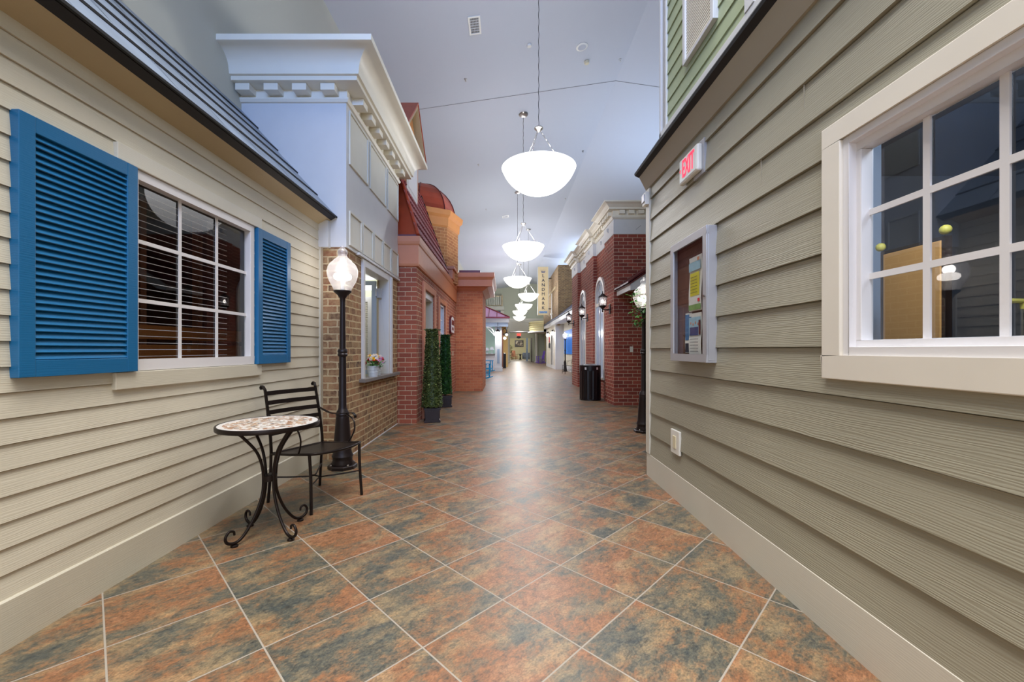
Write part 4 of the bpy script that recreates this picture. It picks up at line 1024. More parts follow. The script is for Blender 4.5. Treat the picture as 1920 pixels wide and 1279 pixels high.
topiary((-1.235, 7.02, 0), 0.25, 1.56, 0.165, 0.08, 'leaf', 'tall clipped boxwood topiary in a dark planter nearest the camera', 3)
topiary((-1.275, 8.86, 0), 0.26, 1.53, 0.13, 0.08, 'leaf2', 'brighter green clipped topiary in a dark planter, the farther of two', 5)

# ================================================================== bistro table
tb = thing('bistro_table', 'small round wrought iron bistro table with pebble mosaic top', 'table', (-1.56, 2.75, 0))
L = dict(local=True)
tp = mesh_obj('tabletop', MB().lathe([(0.001, 0.712), (0.292, 0.712), (0.292, 0.731), (0.001, 0.731)], (0, 0, 0), 64), 'mosaic', tb, smooth=40, **L)
mesh_obj('rim', MB().lathe([(0.292, 0.704), (0.303, 0.704), (0.305, 0.708), (0.305, 0.728), (0.302, 0.733), (0.294, 0.7325), (0.292, 0.729)], (0, 0, 0), 64).lathe([(0.292, 0.729), (0.292, 0.704)], (0, 0, 0), 64), 'iron', tb, smooth=40, **L)
def spl(pts, n=10):
    P_ = [Vector(p) for p in pts]; P_ = [P_[0]*2-P_[1]]+P_+[P_[-1]*2-P_[-2]]; out = []
    for k in range(1, len(P_)-2):
        for j in range(n):
            t = j/n; a, b, c_, d = P_[k-1:k+3]
            out.append(0.5*((2*b)+(c_-a)*t+(2*a-5*b+4*c_-d)*t*t+(3*b-a-3*c_+d)*t*t*t))
    out.append(P_[-2]); return out
for k in range(4):
    a = R(61.4+90*k)
    prof = [(0.215, 0.703), (0.17, 0.66), (0.09, 0.56), (0.052, 0.46), (0.042, 0.36), (0.052, 0.26), (0.10, 0.14), (0.165, 0.05), (0.215, 0.022), (0.262, 0.035), (0.275, 0.07), (0.255, 0.10), (0.228, 0.095), (0.222, 0.072)]
    pts = [Vector((r*math.cos(a), r*math.sin(a), z)) for r, z in prof]
    sp = spl(pts, 7)
    rr = [0.0095 if i < 60 else 0.0095-0.003*(i-60)/(len(sp)-60) for i in range(len(sp))]
    lg = mesh_obj('leg', MB().tube(sp, rr, 8), 'iron', tb, smooth=50, **L)
    mesh_obj('foot_pad', MB().lathe([(0.022, 0), (0.022, 0.008), (0.012, 0.014)], (0.222*math.cos(a), 0.222*math.sin(a), 0), 12, cap=True), 'iron', lg, **L)
mesh_obj('leg_hub', MB().lathe([(0.03, 0.345), (0.045, 0.35), (0.045, 0.385), (0.03, 0.39)], (0, 0, 0), 16, cap=True), 'iron', tb, smooth=40, **L)
mesh_obj('top_brace', MB().tube([(-0.24, 0, 0.70), (0.24, 0, 0.70)], 0.008, 6).tube([(0, -0.24, 0.70), (0, 0.24, 0.70)], 0.008, 6), 'iron', tb, **L)

# ================================================================== bistro chair
def chair(loc, rz, label):
    t = thing('bistro_chair', label, 'chair', loc, rz)
    sw, sd, sh = 0.235, 0.235, 0.44
    def zf(y): return sh-0.050*(y+sd)/(2*sd)
    def arc(x): return -sd-0.055*(1-(x/sw)**2)          # front apron bulges
    for s_ in (-1, 1):
        mesh_obj('leg', MB().tube(spl([(s_*sw, -sd+0.01, sh-0.01), (s_*(sw-0.004), -sd+0.0, 0.25), (s_*(sw+0.004), -sd-0.015, 0.0)], 6), 0.0115, 8), 'iron', t, smooth=50, **L)
        mesh_obj('leg', MB().tube(spl([(s_*sw, sd+0.0, sh-0.05), (s_*(sw-0.002), sd+0.01, 0.25), (s_*(sw+0.002), sd+0.035, 0.0)], 6), 0.0115, 8), 'iron', t, smooth=50, **L)
    n = 12; xs = [-sw+2*sw*k/n for k in range(n+1)]
    m = MB()
    for k in range(n):
        for j in range(6):
            def P(x, v):
                y = sd+(arc(x)-sd)*v; z = zf(y)-0.012*math.sin(PI*v)*(1-(x/sw)**2); return (x, y, z)
            a, b = xs[k], xs[k+1]; v0, v1 = j/6, (j+1)/6
            m.q(P(a, v0), P(b, v0), P(b, v1), P(a, v1))
            lo = lambda p: (p[0], p[1], p[2]-0.004)
            m.q(lo(P(a, v0)), lo(P(b, v0)), lo(P(b, v1)), lo(P(a, v1)))
    mesh_obj('seat', m, 'iron', t, smooth=50, **L)
    pts = [(-sw, sd, sh-0.05), (-sw, 0, sh-0.03), (-sw, -sd, sh)]+[(x, arc(x), sh-0.006*(1-(x/sw)**2)) for x in xs[1:-1]]+[(sw, -sd, sh), (sw, 0, sh-0.03), (sw, sd, sh-0.05), (-sw, sd, sh-0.05)]
    mesh_obj('seat_rim', MB().tube(pts, 0.010, 8), 'iron', t, smooth=50, **L)
    bp = lambda z: sd+0.095*((z-sh)/0.48)**1.3
    bf = None
    for s_ in (-1, 1):
        ps = [(s_*sw, sd-0.003, sh-0.055), (s_*sw, bp(sh), sh)]+[(s_*(sw-0.006*(k/6)), bp(sh+0.075*k), sh+0.075*k) for k in range(1, 7)]
        ps += [(s_*sw, bp(0.9)+0.012, 0.915), (s_*sw, bp(0.9)+0.032, 0.922), (s_*sw, bp(0.9)+0.045, 0.908), (s_*sw, bp(0.9)+0.035, 0.895)]
        mesh_obj('back_post', MB().strip(ps, (0.020, 0, 0), 0.012), 'iron', t, **L)
    for z in (0.862, 0.787, 0.712, 0.637, 0.545):
        y = bp(z); h = 0.034
        m = MB(); n2 = 10
        ps = [(-sw+0.002+2*(sw-0.002)*k/n2, y+0.022*math.sin(PI*k/n2), z) for k in range(n2+1)]
        m.strip(ps, (0, 0.2*h, h), 0.005)
        mesh_obj('back_slat', m, 'iron', t, **L)
    for s_ in (-1, 1):
        ps = spl([(s_*sw, bp(0.70), 0.70), (s_*(sw+0.02), 0.14, 0.655), (s_*(sw+0.035), -0.02, 0.662), (s_*(sw+0.035), -0.10, 0.672), (s_*(sw+0.035), -0.135, 0.655), (s_*(sw+0.035), -0.14, 0.63)], 6)
        ar_ = mesh_obj('armrest', MB().strip(ps, (0.026, 0, 0), 0.005), 'iron', t, **L)
        ps = spl([(s_*(sw+0.03), -0.03, 0.66), (s_*(sw+0.028), -0.12, 0.62), (s_*(sw+0.02), -0.15, 0.55), (s_*(sw+0.008), -0.13, 0.48), (s_*sw, -0.10, zf(-0.10)+0.006)], 6)
        mesh_obj('arm_support', MB().tube(ps, 0.0065, 7), 'iron', ar_, smooth=50, **L)
    for ya, yb in ((-sd, -0.045), (sd+0.01, 0.045)):
        ps = spl([(-sw, ya, 0.205), (-0.11, (ya+yb)/2*0.9, 0.19), (0, yb, 0.185), (0.11, (ya+yb)/2*0.9, 0.19), (sw, ya, 0.205)], 6)
        mesh_obj('stretcher', MB().tube(ps, 0.006, 7), 'iron', t, smooth=50, **L)
    mesh_obj('stretcher_tie', MB().tube([(0, -0.05, 0.188), (0, 0.05, 0.188)], 0.006, 6), 'iron', t, **L)
    return t
chair((-1.531, 3.375, 0), R(61.9), 'black iron slat-back armchair tucked behind the mosaic bistro table')
chair((3.2, 21.0, 0), R(-80), 'black slat-back chair far down the hall beside the distant lamp post')

# ================================================================== flower buckets on the sill
def flowers(loc, n, seed, label, spread):
    random.seed(seed)
    t = thing('flower_bucket', label, 'flower bucket', loc)
    t['group'] = 'flower buckets on the service window sill'
    mesh_obj('bucket', MB().lathe([(0.058, 0.0), (0.075, 0.10), (0.078, 0.132), (0.083, 0.135), (0.083, 0.142), (0.074, 0.14), (0.056, 0.01), (0.001, 0.01)], (0, 0, 0), 24), 'tin', t, smooth=35, **L)
    mesh_obj('bucket_ring', MB().lathe([(0.068, 0.055), (0.0715, 0.06), (0.0695, 0.065)], (0, 0, 0), 24).lathe([(0.072, 0.09), (0.0765, 0.095), (0.074, 0.10)], (0, 0, 0), 24), 'tin', t, smooth=35, **L)
    m = MB()
    for k in range(90):
        a = random.uniform(0, 2*PI); r = random.uniform(0, 0.10); leaf(m, (r*math.cos(a), r*math.sin(a), random.uniform(0.12, 0.20)), random.uniform(0.03, 0.06), (math.cos(a), math.sin(a), random.uniform(-.3, .8)))
    mesh_obj('leaves', m, 'ivy', t, **L)
    cols = ['petal_red']*5+['petal_white']*5+['petal_yellow']*4+['petal_pink']*2
    for k in range(n):
        a = 2*PI*k/n*2.4+random.uniform(-.2, .2); up = random.uniform(0.05, 1.0)
        d = Vector((math.cos(a)*(1.1-up*0.7), math.sin(a)*(1.1-up*0.7), 0.25+up)).normalized()
        c_ = Vector((0, 0, 0.13))+Vector((d.x*spread, d.y*spread, d.z*0.15))
        low = up < 0.45
        mt = ('petal_red' if random.random() < 0.75 else 'petal_pink') if low else random.choice(cols[5:])
        m = MB(); rad = 0.034 if mt == 'petal_red' else 0.028
        u = d.cross(Vector((0.3, 0.2, 1))).normalized(); v = d.cross(u)
        for ring_ in range(3):
            np_ = 9 if ring_ < 2 else 6
            for j in range(np_):
                g = 2*PI*(j+0.5*ring_)/np_; rr = rad*(1-0.28*ring_)
                o = u*math.cos(g)+v*math.sin(g); s2 = u*math.cos(g+PI/2)+v*math.sin(g+PI/2)
                p0 = c_+d*0.002*ring_; p1 = c_+o*rr*0.6+d*(0.004+0.012*ring_)
                i = len(m.v)
                m.v += [tuple(p0), tuple(p1+s2*rr*0.28), tuple(c_+o*rr+d*(0.002+0.016*ring_)), tuple(p1-s2*rr*0.28)]
                m.f.append((i, i+1, i+2, i+3))
        fl = mesh_obj('flower', m, mt, t, **L)
        if mt in ('petal_white', 'petal_pink'):
            mesh_obj('flower_centre', MB().ball(tuple(c_+d*0.014), 0.008, 8, 6), 'petal_yellow', fl, smooth=60, **L)
flowers((-1.752, 5.50, 0.857), 26, 4, 'front white tin bucket of red, yellow and white flowers on the sill', 0.105)
flowers((-1.80, 5.80, 0.857), 20, 9, 'second white tin bucket with pink and yellow flowers, behind the first on the sill', 0.095)

# ================================================================== pendant bowls
def pendant(x, y, zr, label, first=None):
    if first is None:
        t = thing('pendant_bowl', label, 'pendant light', (x, y, zr), group='white glass bowl pendants along the hall')
        cap_ = lambda rad, dep, k: (rad*k/14, -dep+((rad*rad+dep*dep)/(2*dep)-math.sqrt(((rad*rad+dep*dep)/(2*dep))**2-(rad*k/14)**2)))
        bp_ = [(0.001, -0.365)]+[cap_(0.535, 0.365, k) for k in range(1, 15)]
        bp_ += [(0.540, 0.012), (0.525, 0.012), (0.515, 0.0)]
        bp_ += [cap_(0.515, 0.35, k) for k in range(13, 0, -1)]+[(0.001, -0.35)]
        bw_ = mesh_obj('glass_bowl', MB().lathe(bp_, (0, 0, 0), 48), 'bowl', t, smooth=50, local=True)
        for k in range(3):
            a = R(250+120*k); mesh_obj('fixing_screw', MB().ball((0.475*math.cos(a), 0.475*math.sin(a), -0.075), 0.010, 8, 6), 'iron', bw_, local=True)
        mesh_obj('hub', MB().lathe([(0.012, 0.62), (0.055, 0.61), (0.065, 0.60), (0.065, 0.59), (0.045, 0.575), (0.03, 0.555), (0.012, 0.54)], (0, 0, 0), 20, cap=True), 'nickel', t, smooth=40, local=True)
        for k in range(3):
            a = R(250+120*k); m = MB(); nl = 15
            p0 = Vector((0.03*math.cos(a), 0.03*math.sin(a), 0.56)); p1 = Vector((0.46*math.cos(a), 0.46*math.sin(a), -0.06))
            dv = (p1-p0)/nl; dn = dv.normalized()
            for j in range(nl):     # chain links
                c_ = p0+dv*(j+0.5); u = dn.cross(Vector((math.sin(a), -math.cos(a), 0)) if j % 2 else Vector((0, 0, 1))).normalized()
                loop = [tuple(c_+dn*dv.length*0.62*math.cos(g*PI/4)+u*0.009*math.sin(g*PI/4)) for g in range(9)]
                m.tube(loop, 0.0022, 4)
            mesh_obj('chain', m, 'nickel', t, local=True)
        return t
    t = copy_tree(first); t.location = (x, y, zr); t['label'] = label
    return t
PL = [(0.49, 6.05, 3.845, 'nearest and largest white bowl pendant, hanging high over the hall'),
      (0.47, 10.7, 3.87, 'second white bowl pendant from the camera'),
      (0.48, 16.0, 3.95, 'third white bowl pendant from the camera, left of the row'),
      (1.20, 21.3, 4.05, 'fourth white bowl pendant from the camera, stepping to the right'),
      (1.14, 25.4, 3.96, 'fifth white bowl pendant from the camera, right of the far pair'),
      (1.07, 30.0, 4.00, 'sixth white bowl pendant from the camera'),
      (1.20, 35.0, 4.00, 'farthest and smallest white bowl pendant in the row')]
p0_ = None
for k, (x, y, z, lb) in enumerate(PL):
    t = pendant(x, y, z, lb, p0_)
    if p0_ is None: p0_ = t
    zc = ceil_z(x)-0.02
    m = MB(); n = int((zc-z-0.62)/0.05)
    mesh_obj('cord', MB().tube([(x+0.004*math.sin(j*1.7), y+0.004*math.cos(j*1.3), z+0.62+(zc-z-0.62)*j/max(n, 1)) for j in range(n+1)], 0.0045 if k < 2 else 0.006, 6), 'grille', t)
    mesh_obj('ceiling_canopy', MB().lathe([(0.001, zc-0.03), (0.05, zc-0.028), (0.11, zc-0.012), (0.125, zc+0.012), (0.001, zc+0.014)], (x, y, 0), 24), 'nickel', t, smooth=40)
    point('bowl_light', (x, y, z+0.10), 64 if y < 12 else (85 if y < 18 else 160), (0.90, 0.94, 1.0), 0.16)
    d = bpy.data.lights.new('bowl_downlight', 'SPOT'); d.energy = 120 if y < 8 else (200 if y < 18 else 290); d.color = (0.97, 0.97, 1.0); d.spot_size = R(165); d.spot_blend = 0.7; d.shadow_soft_size = 0.5
    o = bpy.data.objects.new('bowl_downlight', d); COL.objects.link(o); o.location = (x, y, z-0.40)

# ================================================================== ceiling fittings
def ceil_item(name, x, y, build, label, cat, group=None):
    s_ = 0.145 if x < 2.63 else -0.145
    t = thing(name, label, cat, (x, y, ceil_z(x)-0.003)); t.rotation_euler = (0, -math.atan(s_), 0)
    if group: t['group'] = group
    build(t)
def vent(w_, d_):
    def f(t):
        mesh_obj('frame', MB().box(-w_/2, w_/2, -d_/2, -d_/2+.03, -0.015, 0).box(-w_/2, w_/2, d_/2-.03, d_/2, -0.015, 0).box(-w_/2, -w_/2+.03, -d_/2+.03, d_/2-.03, -0.015, 0).box(w_/2-.03, w_/2, -d_/2+.03, d_/2-.03, -0.015, 0), 'white_plastic', t, local=True)
        m = MB(); n = 6
        for k in range(n): x = -w_/2+.03+(w_-.06)*(k+.5)/n; m.box(x-0.002, x+0.002, -d_/2+.03, d_/2-.03, -0.008, -0.002)
        for k in range(1, 6): y = -d_/2+.03+(d_-.06)*k/6; m.box(-w_/2+.03, w_/2-.03, y-0.004, y+0.004, -0.010, -0.003)
        mesh_obj('slat', m, 'aluminium', t, local=True)
        mesh_obj('duct', MB().box(-w_/2+.03, w_/2-.03, -d_/2+.03, d_/2-.03, -0.003, -0.001), 'grille', t, local=True)
    return f
ceil_item('ceiling_vent', -0.555, 7.57, vent(0.22, 0.42), 'dark slatted air vent in the ceiling above the shop cornice', 'vent')
ceil_item('ceiling_vent', 0.02, 18.7, vent(0.28, 0.30), 'small air vent in the ceiling above the second pendant', 'vent')
def disc(r, h, mat='white_plastic', inner=True):
    def f(t):
        mesh_obj('ring', MB().lathe([(r, 0), (r, -h*0.5), (r*0.85, -h), (0.001, -h)], (0, 0, 0), 24), mat, t, smooth=40, local=True)
        if inner: mesh_obj('grille', MB().lathe([(0.001, -h-0.001), (r*0.7, -h-0.001), (r*0.72, -h+0.002)], (0, 0, 0), 24), 'aluminium', t, local=True)
    return f
ceil_item('ceiling_speaker', 1.58, 8.53, disc(0.12, 0.02), 'round white speaker grille in the ceiling right of the pendant cord', 'speaker')
ceil_item('smoke_detector', 0.48, 8.27, disc(0.05, 0.03, inner=False), 'small white smoke detector close beside the pendant cord', 'smoke detector')
ceil_item('smoke_detector', 1.77, 9.01, disc(0.055, 0.05, 'ivory', False), 'cream domed detector in the ceiling below the round speaker', 'smoke detector')
def spr(t):
    mesh_obj('flange', MB().lathe([(0.03, 0), (0.028, -0.008), (0.001, -0.01)], (0, 0, 0), 14), 'nickel', t, local=True)
    mesh_obj('head', MB().tube([(0, 0, -0.008), (0, 0, -0.045)], 0.006, 6).lathe([(0.001, -0.045), (0.02, -0.046), (0.001, -0.048)], (0, 0, 0), 10), 'nickel', t, local=True)
for (x, y, lb) in ((-0.86, 9.01, 'sprinkler head in the ceiling nearest the left shop cornice'), (2.52, 9.1, 'sprinkler head near the ceiling ridge beside the green upper storey'),
                   (2.49, 13.28, 'sprinkler head right of the nearest pendant bowl'), (-0.85, 13.16, 'sprinkler head left of the nearest pendant bowl'),
                   (2.54, 17.46, 'sprinkler head above the brick arcade cornice'), (-0.80, 17.36, 'sprinkler head above the orange brick block')):
    ceil_item('sprinkler_head', x, y, spr, lb, 'sprinkler', 'fire sprinkler heads in the ceiling')

# ================================================================== far right: tan brick theatre, white cottage
th = thing('tan_brick_theatre', 'tall tan brick theatre block beyond the arcade, above the slate porch roof', 'building', (3.3, 30, 0))
TX = 3.2
mesh_obj('brick_wall', MB().box(TX, 8.1, 25.0, 25.15, 2.95, 6.33).box(TX, TX+0.15, 25.15, 34.5, 2.7, 6.33), 'tan_brick', th)
mesh_obj('lower_wall', MB().box(3.75, 3.9, 31.2, 39.3, 0, 3.2), 'cream_wall', th)
mesh_obj('theatre_door', MB().box(3.70, 3.75, 33.8, 35.6, 0, 2.5), 'brown_wood', th)
mesh_obj('brick_pier', MB().box(3.55, 3.75, 31.2, 32.4, 0, 3.2), 'tan_brick', th)
mesh_obj('soffit_block', MB().box(TX, 3.9, 31.2, 39.3, 2.7, 3.3), 'cream_wall', th)
mesh_obj('stone_band', MB().box(TX-0.05, TX, 26.0, 31.5, 5.05, 5.22), 'soffit_tan', th)
mesh_obj('stone_pier', MB().box(TX-0.04, TX, 28.2, 28.55, 3.3, 5.05).box(TX-0.07, TX, 28.0, 28.75, 3.6, 3.72), 'panel_cream', th)
mq = thing('theatre_marquee', 'cream curved marquee with horizontal bands at the far right of the hall', 'marquee', (3.3, 36, 2.8))
arcp = [(3.5, 33.2)]+[(3.45-1.35*math.sin(PI*k/16)**0.8, 34.2+3.6*k/16) for k in range(17)]+[(3.5, 38.4)]
mesh_obj('marquee_body', MB().prism(arcp, 'z', 2.75, 3.62), 'gold', mq)
for k in range(4):
    z = 2.95+k*0.18
    mesh_obj('band', MB().prism([(3.5, 33.1)]+[(3.45-1.42*math.sin(PI*j/16)**0.8, 34.15+3.7*j/16) for j in range(17)]+[(3.5, 38.5)], 'z', z, z+0.045), 'cream_wall', mq)
mesh_obj('marquee_lip', MB().prism([(3.5, 33.0)]+[(3.45-1.48*math.sin(PI*j/16)**0.8, 34.1+3.8*j/16) for j in range(17)]+[(3.5, 38.6)], 'z', 2.68, 2.78), 'white_paint', mq)
ls = thing('blade_sign', 'tall tan vertical LANDMARK theatre sign projecting from the tan brick wall', 'sign', (2.6, 28.6, 3.6))
mesh_obj('sign_body', MB().box(2.27, 2.95, 28.5, 28.72, 3.60, 6.90), 'sign_tan', ls, bevel=0.01)
mesh_obj('edge_trim', MB().box(2.24, 2.27, 28.48, 28.74, 3.58, 6.92).box(2.95, 2.98, 28.48, 28.74, 3.58, 6.92).box(2.27, 2.95, 28.48, 28.74, 6.90, 6.93), 'panel_cream', ls)
mesh_obj('wall_bracket', MB().box(2.98, TX, 28.56, 28.62, 4.0, 4.06).box(2.98, TX, 28.56, 28.62, 6.1, 6.16), 'iron', ls)
for k, ch in enumerate('LANDMARK'):
    mesh_obj('letter', text_mb(ch, 0.30, 0.01, 0.0 if ch == 'M' else 0.004).xf(Matrix.Translation((2.62, 28.49, 6.29-k*0.315))), 'ink', ls)
mesh_obj('name_strip', MB().box(2.33, 2.90, 28.48, 28.50, 3.72, 3.86), 'poster_pale', ls)
mesh_obj('lettering', text_mb('THEATER', 0.125, 0.006, 0.003).xf(Matrix.Translation((2.615, 28.475, 3.79))), 'sign_blue', ls)
cr = MB()
cr.box(2.50, 2.74, 28.485, 28.5, 6.52, 6.56)
for k in range(5):
    x = 2.46+k*0.08; h = 0.14 if k == 2 else 0.11; xb = 2.51+k*0.055
    cr.prism([(xb-0.02, 6.56), (xb+0.02, 6.56), (x, 6.56+h)], 'y', 28.485, 28.5); cr.ball((x, 28.49, 6.57+h), 0.012, 6, 4)
mesh_obj('crown_emblem', cr, 'poster_navy', ls)

wc = thing('white_porch_cottage', 'white and pale siding cottage with navy eave far on the right', 'building', (3.2, 28, 0))
mb = MB(); lap_wall(mb, 3.12, -1, 25.5, 27.0, 0.2, 2.8, 0.2, 0.2, 0.014); lap_wall(mb, 3.12, -1, 27.9, 31.0, 0.2, 2.8, 0.2, 0.2, 0.014); mb.box(3.12, 3.2, 25.5, 27.0, 0, 2.9).box(3.12, 3.2, 27.9, 31.0, 0, 2.9).box(3.12, 3.2, 27, 27.9, 2.3, 2.9)
mesh_obj('clapboard_wall', mb, 'cream_siding', wc)
mesh_obj('white_trim', MB().box(3.09, 3.14, 25.45, 25.75, 0, 2.85).box(3.09, 3.14, 30.8, 31.05, 0, 2.85).box(3.09, 3.14, 26.75, 27.0, 0, 2.4).box(3.09, 3.14, 27.9, 28.1, 0, 2.4).box(3.10, 3.13, 25.5, 31.0, 0, 0.22)
         .box(3.1, 3.6, 25.42, 25.5, 0, 2.9), 'white_paint', wc)
mesh_obj('door', MB().box(3.25, 3.29, 27.0, 27.9, 0, 2.3), 'dark_room', wc)
mb = MB(); lap_wall(mb, 3.6, -1, 15.2, 25.4, 0.3, 2.9, 0.3, 0.2, 0.014); mb.box(3.6, 3.7, 15.2, 25.4, 0, 2.9)
mesh_obj('recessed_wall', mb, 'cream_siding', wc)
mesh_obj('recessed_base', MB().box(3.57, 3.6, 15.2, 25.4, 0, 0.3), 'white_paint', wc)
mesh_obj('eave_roof', MB().prism([(2.88, 2.98), (2.88, 3.02), (4.3, 4.17), (4.3, 4.07)], 'y', 17.0, 31.2), 'navy', wc)
mesh_obj('eave_fascia', MB().prism([(2.92, 2.76), (2.92, 2.985), (3.7, 3.4), (3.7, 2.8)], 'y', 17.05, 31.15), 'white_paint', wc)
bs = thing('window_shutter', 'large bright blue shutter on the far right cottage behind the lamp post', 'shutter', (3.56, 23.3, 0.97))
mb = MB(); mb.box(3.54, 3.59, 21.6, 24.9, 0.97, 2.32)
for k in range(1, 7): mb.box(3.53, 3.54, 21.7, 24.8, 0.97+k*0.19-0.01, 0.97+k*0.19+0.15-0.02)
mesh_obj('shutter_panel', mb, 'blue_paint', bs)
for y, lb in ((25.6, 'glowing porch lantern beside the far cottage corner'), (28.6, 'glowing porch lantern above the small red sign on the far cottage')):
    t = thing('porch_lantern', lb, 'lantern', (3.1, y, 2.1), group='porch lanterns on the far cottage')
    mesh_obj('cap', MB().lathe([(0.11, 2.33), (0.06, 2.40), (0.02, 2.44), (0.001, 2.45)], (2.93, y, 0), 8, cap=True).tube([(3.09, y, 2.3), (3.0, y, 2.46), (2.93, y, 2.44)], 0.015, 6), 'lamp_iron', t)
    mesh_obj('glass', MB().lathe([(0.001, 2.12), (0.06, 2.13), (0.085, 2.2), (0.09, 2.32)], (2.93, y, 0), 12), 'bulb', t)
    point('porch_lantern_light', (2.78, y, 2.15), 12, (0.9, 0.93, 1.0), 0.05)
t = thing('hanging_sign', 'small red and black sign under the far porch lantern', 'sign', (3.08, 28.9, 1.5))
mesh_obj('red_panel', MB().box(3.06, 3.09, 28.7, 29.2, 1.72, 2.1), 'red_metal', t)
mesh_obj('black_panel', MB().box(3.06, 3.09, 28.5, 29.2, 1.35, 1.68), 'black_edge', t)

# ================================================================== rocking chairs
def rocker(loc, rz, mat, label, rock=True):
    t = thing('rocking_chair' if rock else 'armchair', label, 'rocking chair' if rock else 'chair', loc, rz)
    if rock: t['group'] = 'painted rocking chairs'
    W = 0.27
    if rock:
        for s_ in (-1, 1):
            ps = [(s_*W, -0.42+0.86*k/12, 0.022+0.10*((k-6)/6)**2) for k in range(13)]
            mesh_obj('rocker', MB().strip(ps, (0.03, 0, 0), 0.04), mat, t, local=True)
    for s_ in (-1, 1):
        mesh_obj('leg', MB().box(s_*W-0.02, s_*W+0.02, -0.30, -0.25, 0.05 if rock else 0, 0.62), mat, t, local=True)
        mesh_obj('leg', MB().box(s_*W-0.02, s_*W+0.02, 0.22, 0.27, 0.05 if rock else 0, 0.45), mat, t, local=True)
        mesh_obj('armrest', MB().box(s_*W-0.04, s_*W+0.04, -0.34, 0.26, 0.62, 0.645), mat, t, local=True)
        mesh_obj('back_post', MB().strip([(s_*(W-.03), 0.22, 0.38), (s_*(W-.03), 0.30, 0.75), (s_*(W-.03), 0.37, 1.08)], (0.04, 0, 0), 0.03), mat, t, local=True)
    m = MB()
    for k in range(6): m.box(-W, W, -0.28+k*0.09, -0.28+k*0.09+0.075, 0.40-0.008*k, 0.42-0.008*k)
    mesh_obj('seat', m, mat, t, local=True)
    m = MB()
    for k in range(5): x = -0.17+k*0.085; m.strip([(x, 0.23, 0.40), (x, 0.30, 0.75), (x, 0.355, 1.02)], (0.055, 0, 0), 0.015)
    m.strip([(-W+.03, 0.365, 1.05), (0, 0.38, 1.09), (W-.03, 0.365, 1.05)], (0, 0.02, 0.09), 0.02)
    mesh_obj('backrest', m, mat, t, local=True)
    m = MB().box(-W, W, -0.29, -0.26, 0.16, 0.20).box(-W, W, 0.23, 0.26, 0.16, 0.20)
    for s_ in (-1, 1): m.box(s_*W-0.012, s_*W+0.012, -0.27, 0.24, 0.2, 0.235)
    mesh_obj('stretcher', m, mat, t, local=True)
    return t
rocker((-0.98, 17.0, 0), R(75), 'sky_paint', 'turquoise rocking chair, the nearer one peeping past the orange brick block')
rocker((-1.0, 22.2, 0), R(80), 'sky_paint', 'turquoise rocking chair, the farther one beside the white porch column')
rocker((3.15, 36.9, 0), R(-75), 'purple_paint', 'purple rocking chair under the curved cream marquee')

# ================================================================== far left: porch with pink metal roof
po = thing('pink_roof_porch', 'white porch with pink metal roof and lace brackets, far left of the hall', 'porch', (-1.2, 23.5, 0))
mesh_obj('porch_roof', MB().q((0.24, 22.75, 3.0), (-3.0, 22.75, 3.0), (-3.0, 25.2, 4.25), (-2.2, 25.2, 4.25)).q((0.24, 22.75, 3.0), (-2.2, 25.2, 4.25), (-2.2, 27.0, 4.25), (0.24, 29.5, 3.0)).q((0.24, 22.75, 2.96), (-3.0, 22.75, 2.96), (-3.0, 29.5, 2.96), (0.24, 29.5, 2.96)), 'pink_metal', po)
m = MB()
for k in range(5): x = 0.0-k*0.45; f = min(1, (0.24-x)/2.44); m.tube([(x, 22.74, 3.01), (x, 22.75+2.45*f, 3.01+1.25*f)], 0.02, 5)
m.tube([(0.24, 22.74, 3.01), (-2.2, 25.2, 4.27)], 0.04, 6).box(-3.0, 0.26, 22.70, 22.76, 2.95, 3.02)
mesh_obj('roof_rib', m, 'red_metal', po)
mesh_obj('fascia', MB().box(-3.0, 0.22, 22.78, 22.86, 2.72, 2.95).box(0.14, 0.22, 22.86, 29.4, 2.72, 2.95), 'white_paint', po)
mesh_obj('valance', MB().box(-3.0, 0.16, 22.95, 23.05, 2.50, 2.74).box(0.08, 0.14, 23.05, 29.3, 2.50, 2.74), 'room_blue', po)
co = mesh_obj('porch_column', MB().box(-0.56, -0.18, 23.1, 23.4, 0, 2.6).box(-0.60, -0.14, 23.06, 23.44, 0, 0.25), 'white_paint', po, bevel=0.01)
mesh_obj('recessed_panel', MB().box(-0.44, -0.30, 23.09, 23.1, 1.72, 2.45).box(-0.44, -0.30, 23.09, 23.1, 0.45, 1.25), 'room_blue', co)
m = MB()
for k in range(14):
    a = R(90*k/13); m.ball((-0.60-0.42*(1-math.sin(a)), 23.2, 2.50-0.48*(1-math.cos(a))*1.0), 0.045, 8, 6)
    if k % 2: m.ball((-0.66-0.22*(1-math.sin(a)), 23.2, 2.46-0.22*(1-math.cos(a))), 0.035, 8, 6)
m.tube([(-1.05, 23.2, 2.5), (-0.58, 23.2, 2.0)], 0.015, 5)
mesh_obj('lace_bracket', m, 'white_paint', po, smooth=50)
mb = MB(); lap_wall_y = None
mb.box(-2.9, -0.62, 28.0, 28.1, 0, 2.95)
for k in range(6): mb.box(-2.9, -0.62, 27.99, 28.0, 0.25+k*0.42, 0.25+k*0.42+0.40)
mesh_obj('teal_back_wall', mb, 'teal_wall', po)
mesh_obj('cream_side_wall', MB().box(-0.62, 0.20, 29.5, 29.6, 0, 3.0).box(-0.62, -0.5, 28.0, 29.5, 0, 2.95), 'yellow_wall', po)
ctt = thing('porch_counter', 'white serving counter with grey top inside the pink roofed porch', 'counter', (-1.6, 25.2, 0))
mesh_obj('counter_base', MB().box(-2.8, -0.62, 24.9, 25.6, 0, 0.92), 'white_paint', ctt, bevel=0.01)
mesh_obj('counter_top', MB().box(-2.85, -0.58, 24.8, 25.7, 0.92, 0.98), 'grey_stone', ctt, bevel=0.01)
